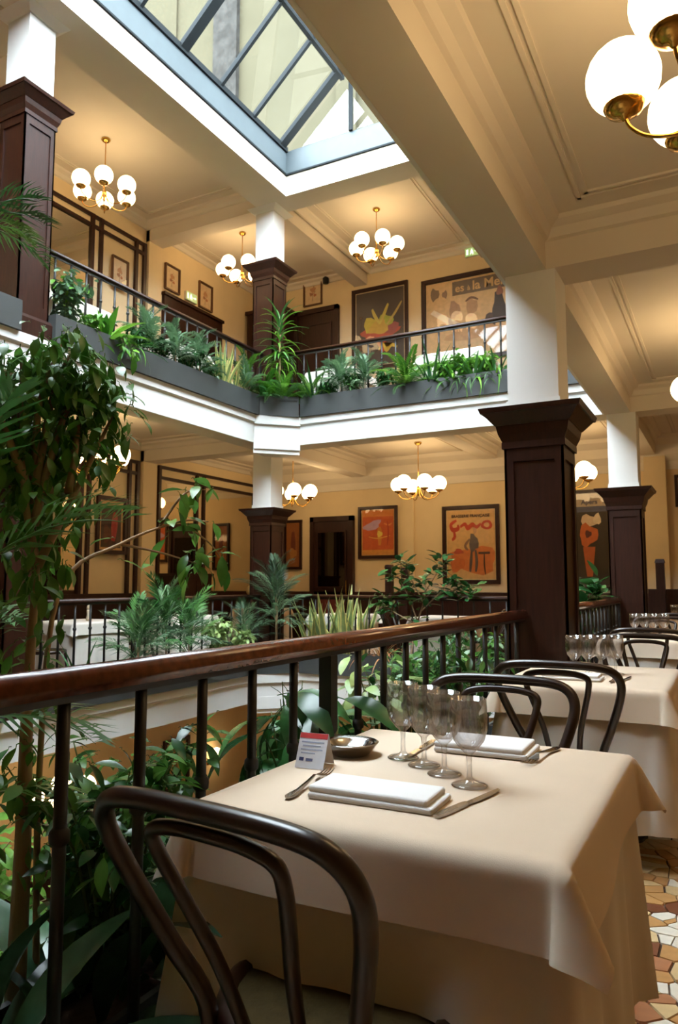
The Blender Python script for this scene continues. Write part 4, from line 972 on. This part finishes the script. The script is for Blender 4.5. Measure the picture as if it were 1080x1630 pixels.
for k, (x, y, h, lab) in enumerate(((LX, 5.98, .26, 'small dark shrub between the spider plant and the ferns, upper side'), (LX, 6.42, .3, 'dark shrub under the first ferns of the upper side planter'), (LX, 6.88, .3, 'dark shrub under the last ferns of the upper side planter'), (LX, 7.34, .26, 'dark shrub beside the upper snake plants'))):
    bush('leafy_shrub', lab, (x, y, zu), spray(12, h, .2), L_SMALL, G_DEEP, 22, 40)
for k, (x, h, lab) in enumerate(((-4.8, .24, 'dark low shrub under the pale ferns, upper far planter'), (-4.42, .28, 'dark low shrub between the two pale ferns, upper far planter'), (-3.95, .26, 'low shrub left of the bright middle fern, upper far planter'), (-3.12, .3, 'bushy green shrub under the spiky plant, upper far planter'), (-2.84, .32, 'bushy green shrub between the grassy clumps, upper far planter'), (-2.58, .3, 'bushy green shrub next to the near column\'s shaft, upper far planter'))):
    bush('leafy_shrub', lab, (x, BY, zu), spray(12, h, .2), L_SMALL if k < 3 else L_LIGHT, G_DEEP if k < 3 else G_BRIGHT, 22, 40)
rosette('boston_fern', 'bright fern drooping off the corner end of the upper far planter', (-5.08, BY - .03, zu + .03), F_FERN, 18, -.2, 1.0, .8, 1.1, 'frond')
# --- middle gallery, side
rosette('spider_plant', 'low dark grassy plant at the near end of the middle side planter', (LX, 5.35, zm), L_DSNAKE + L_GRASS, 22, .2, 1.4, .8, 1.2, rb=.05)
for k, (y, lab) in enumerate(((6.15, 'parlour palm nearest the white side table, middle planter'), (6.6, 'tallest parlour palm of the middle side planter'), (7.0, 'parlour palm beside the variegated umbrella plant'))):
    rosette('parlour_palm', lab, (LX, y, zm), F_PALM, 21, -.05, 1.4, .95, 1.35 + .12 * (k == 1), 'frond', stem=.012, h=.25 + .15 * (k == 1))
bush('umbrella_plant', 'pale variegated umbrella plant in the middle side planter', (LX, 7.55, zm), spray(12, .5, .22), L_SCHEF, G_VARIEG, 22, 120)
bush('umbrella_plant', 'lower variegated umbrella plant towards the corner of the middle planter', (LX, 7.95, zm), spray(9, .36, .2), L_SCHEF, G_VARIEG, 20, 80)
rosette('areca_palm', 'tall dark feathery palm at the corner of the middle planter', (-5.5, 8.55, zm), F_DPALM, 30, .0, 1.35, .9, 1.25, 'frond', stem=.02, h=.75)
rosette('areca_palm', 'shorter dark feathery palm below the tall one at the middle corner', (LX, 8.15, zm), F_DPALM, 18, .1, 1.3, .8, 1.1, 'frond', stem=.015, h=.3)
# --- middle gallery, far side
for k, (x, lab) in enumerate(((-5.05, 'snake plant next to the dark palm on the middle far planter'), (-4.82, 'second snake plant of the middle far planter'), (-4.55, 'tallest snake plant of the middle far planter'), (-4.3, 'snake plant nearest the rubber tree'))):
    rosette('snake_plant', lab, (x, BY, zm), L_SNAKE, 13, 1.15, 1.55, 1.25, 2.0 + .2 * (k == 2), rb=.05)
rb = bush('rubber_tree', 'glossy-leaved small rubber tree in front of the large poster', (-3.62, BY, zm),
          [[(0, 0, -.05, .018), (.06, 0, .35), (.2, -.02, .75), (.22, 0, 1.05)], [(.1, 0, .5, .01), (-.05, .02, .85), (-.22, .05, 1.1)], [(.15, 0, .62, .01), (.42, -.05, .85), (.62, -.05, 1.02)],
           [(.18, 0, .75, .01), (.05, -.1, 1.05), (0, -.1, 1.25)], [(.2, 0, .85, .01), (.35, .05, 1.1), (.4, .05, 1.25)], [(.1, 0, .45, .01), (-.25, 0, .62), (-.42, .02, .75)], [(.42, -.05, .85, .008), (.62, 0, .88), (.8, 0, .88)]],
          L_RUB[0], G_DEEP, 38, 266, spread=.085, pitch=(-.4, .8), sc=(.7, 1.2), bark=M_TRUNK)
rosette('spider_plant', 'straw-coloured grassy plant at the foot of the rubber tree', (-4.02, BY, zm), [leaf('leaf', .5, .022, leafmat('straw_leaf', (176, 128, 78), .6), droop=1.0, fold=.3, shape='blade', n=8)], 26, .5, 1.45, .8, 1.2, rb=.05)
bush('leafy_shrub', 'low leafy shrub in the middle far planter behind the handrail', (-3.0, BY, zm), spray(12, .4, .28), L_SMALL, G_DEEP, 22, 120)
bush('leafy_shrub', 'low pale shrub in the middle far planter beside the near column', (-2.55, BY, zm), spray(10, .35, .22), L_LIGHT, G_BLUE, 22, 80)
bush('rubber_plant', 'large-leaved rubber plant between the two right columns', (-1.33, 7.9, zm), spray(9, 1.0, .28), L_RUB[0], G_DEEP, 11, 99, spread=.06, pitch=(-.2, 1.0), sc=(1.0, 1.6))
bush('leafy_shrub', 'dark shrub below the second stretch of railing', (-1.33, 6.6, zm), spray(14, .5, .26), L_SMALL, G_DEEP, 26, 120)
bush('leafy_shrub', 'leafy shrub behind the near column in the second planter', (-1.33, 5.4, zm), spray(14, .5, .26), L_SMALL, G_DEEP, 26, 100)

# --- near planter outside the railing
NX = -1.33
NEAR = 'plants outside the near railing'
for k, (y, s, lab) in enumerate(((1.30, 1.0, 'big-leaved aspidistra at the bottom of the near railing'), (1.62, .85, 'second big-leaved aspidistra beside the near chair'), (.98, 1.0, 'big-leaved aspidistra at the picture edge'))):
    rosette('aspidistra', lab, (NX - .02, y, zm - .1), L_ASPI, 15, .35, 1.45, .85 * s, 1.15 * s, rb=.05, group=NEAR)
for k, (y, h, lab) in enumerate(((1.42, .58, 'dense small-leaved shrub behind the first balusters'), (1.74, .26, 'low small-leaved shrub just left of the chair back'))):
    bush('leafy_shrub', lab, (NX - .06, y, zm), spray(20, h, .3), L_SMALL, G_FICUS, 26, 240, spread=.06, group=NEAR)
bush('broad_leaf_plant', 'drooping broad-leaved plant behind the railing left of the table card', (NX - .05, 2.24, zm), spray(9, .62, .20), L_BROAD[0], G_DEEP, 7, 63, spread=.03, pitch=(-.9, .3), sc=(.7, 1.1), group=NEAR)
bush('broad_leaf_plant', 'second broad-leaved plant behind the thick railing post', (NX - .03, 2.5, zm), spray(9, .50, .22), L_BROAD[1], G_PALM, 8, 72, spread=.03, pitch=(-.9, .3), sc=(.7, 1.1), group=NEAR)
bush('umbrella_plant', 'pale umbrella plant behind the wine glasses', (NX - .02, 2.95, zm), spray(8, .62, .16), L_SCHEF, G_VARIEG, 12, 90, sc=(.8, 1.3), group=NEAR)
for k, (y, lab) in enumerate(((3.25, 'leafy fig shrub behind the far chair of the nearest table'), (3.65, 'leafy fig shrub behind the second table\'s near chair'), (4.1, 'leafy fig shrub against the near column'))):
    bush('leafy_shrub', lab, (NX, y, zm), spray(18, .62, .28), L_SMALL, G_FICUS, 26, 200, spread=.06, group=NEAR)
# fig tree with a pale trunk
def limb(*p): return [(*p[0], .012)] + list(p[1:])
tr = [[(0, 0, -.1, .026), (.0, .01, .4), (-.015, .02, .8), (.0, .02, 1.12)], limb((0, .02, 1.1), (-.06, .02, 1.3), (-.1, .03, 1.62)), limb((0, .02, 1.1), (.04, .10, 1.3), (.05, .20, 1.5)),
      limb((.03, .08, 1.28), (.0, .14, 1.5), (.0, .2, 1.56)), limb((-.03, .03, 1.2), (-.02, .1, 1.48), (.0, .19, 1.62)), limb((-.06, .05, 1.3), (-.05, .05, 1.52), (-.03, .1, 1.68)),
      limb((-.06, .05, 1.3), (-.14, .08, 1.5), (-.14, .14, 1.4)), limb((-.04, .04, 1.3), (-.06, .1, 1.55), (-.05, .14, 1.66)), 
      limb((0, .06, 1.26), (-.1, .06, 1.42), (-.12, .05, 1.3)), limb((-.06, .05, 1.26), (-.10, .08, 1.36), (-.09, .1, 1.16)), limb((-.05, .02, 1.3), (-.12, -.04, 1.5), (-.16, -.06, 1.36)), limb((-.08, .03, 1.4), (-.14, 0, 1.6), (-.18, 0, 1.5))]
bush('fig_tree', 'weeping fig tree with a pale trunk rising behind the near railing', (-1.46, 1.20, zm - .09), tr, L_FIC[0], G_FICUS, 130, 290, spread=.065, pitch=(-1.35, -.1), sc=(.7, 1.25), bark=M_TRUNK, group=NEAR)
bush('fig_branch_shrub', 'slender fig with an airy branch reaching over the well', (-1.5, 1.3, zm), [[(0, 0, -.05, .009), (-.02, .0, .5), (-.03, .05, .95), (-.02, .25, 1.08), (.0, .48, 1.16), (.0, .62, 1.17)], [(-.02, .25, 1.08, .005), (.0, .4, 1.06), (.02, .55, 1.03)], [(-.01, .4, 1.14, .005), (.0, .5, 1.25), (.02, .58, 1.27)], [(0, .48, 1.16, .004), (.02, .6, 1.1), (.02, .68, 1.04)]],
     leaf('leaf', .085, .036, G_FICUS, droop=.3, fold=.2, shape='lance', n=5, stalk=.015), G_FICUS, 12, 48, spread=.035, pitch=(-1.2, .3), bark=M_TRUNK, group=NEAR)
pm = rosette('tall_palm', 'tall palm with drooping fronds at the picture edge', (-1.5, 1.02, zm), F_BIG, 12, -.1, .9, .5, .68, 'frond', stem=.016, h=1.15, group=NEAR)
for k in range(9): put(random.choice(F_BIG), pm, 'frond', (-.02, .02, 1.80), U(0, 6.28), U(-.3, .7), 0, U(.24, .34))
MB().tube([(0, .01, 1.15), (-.01, .02, 1.6), (-.02, .02, 1.83)], .012, 7).build('stem', M_TRUNK, pm)
# ground floor planting below the well
for k, (x, y, h, lab) in enumerate(((-3.0, 3.6, 2.6, 'tall leafy tree rising from the ground floor below the railing'), (-3.6, 5.2, 2.3, 'leafy tree in the middle of the ground floor'), (-2.6, 6.6, 2.6, 'leafy tree on the ground floor below the near column'), (-4.6, 3.4, 2.4, 'leafy tree on the ground floor nearest the side wall'))):
    pot = thing('floor_pot', 'dark floor pot of the ground-floor tree, ' + ['nearest', 'central', 'under the column', 'by the side wall'][k], 'pot', (x, y, -ST)); MB().lathe([(.2, 0), (.26, .42), (.28, .45), (.25, .45), (.23, .4), (.01, .4)], 18).build('body', M_PLANTER, pot, True)
    bush('ground_floor_tree', lab, (x, y, -ST + .45), [[(0, 0, -.1, .03), (.02, .02, h * .6), (0, 0, h)]] + [[(0, 0, h * U(.3, .7), .012), (U(-.4, .4), U(-.4, .4), h * U(.6, .9)), (U(-.7, .7), U(-.7, .7), h * U(.7, 1.1))] for _ in range(16)],
         L_RUB[1], G_FICUS, 46, 120, spread=.12, pitch=(-1.0, .5), bark=M_TRUNK, group='trees on the ground floor')
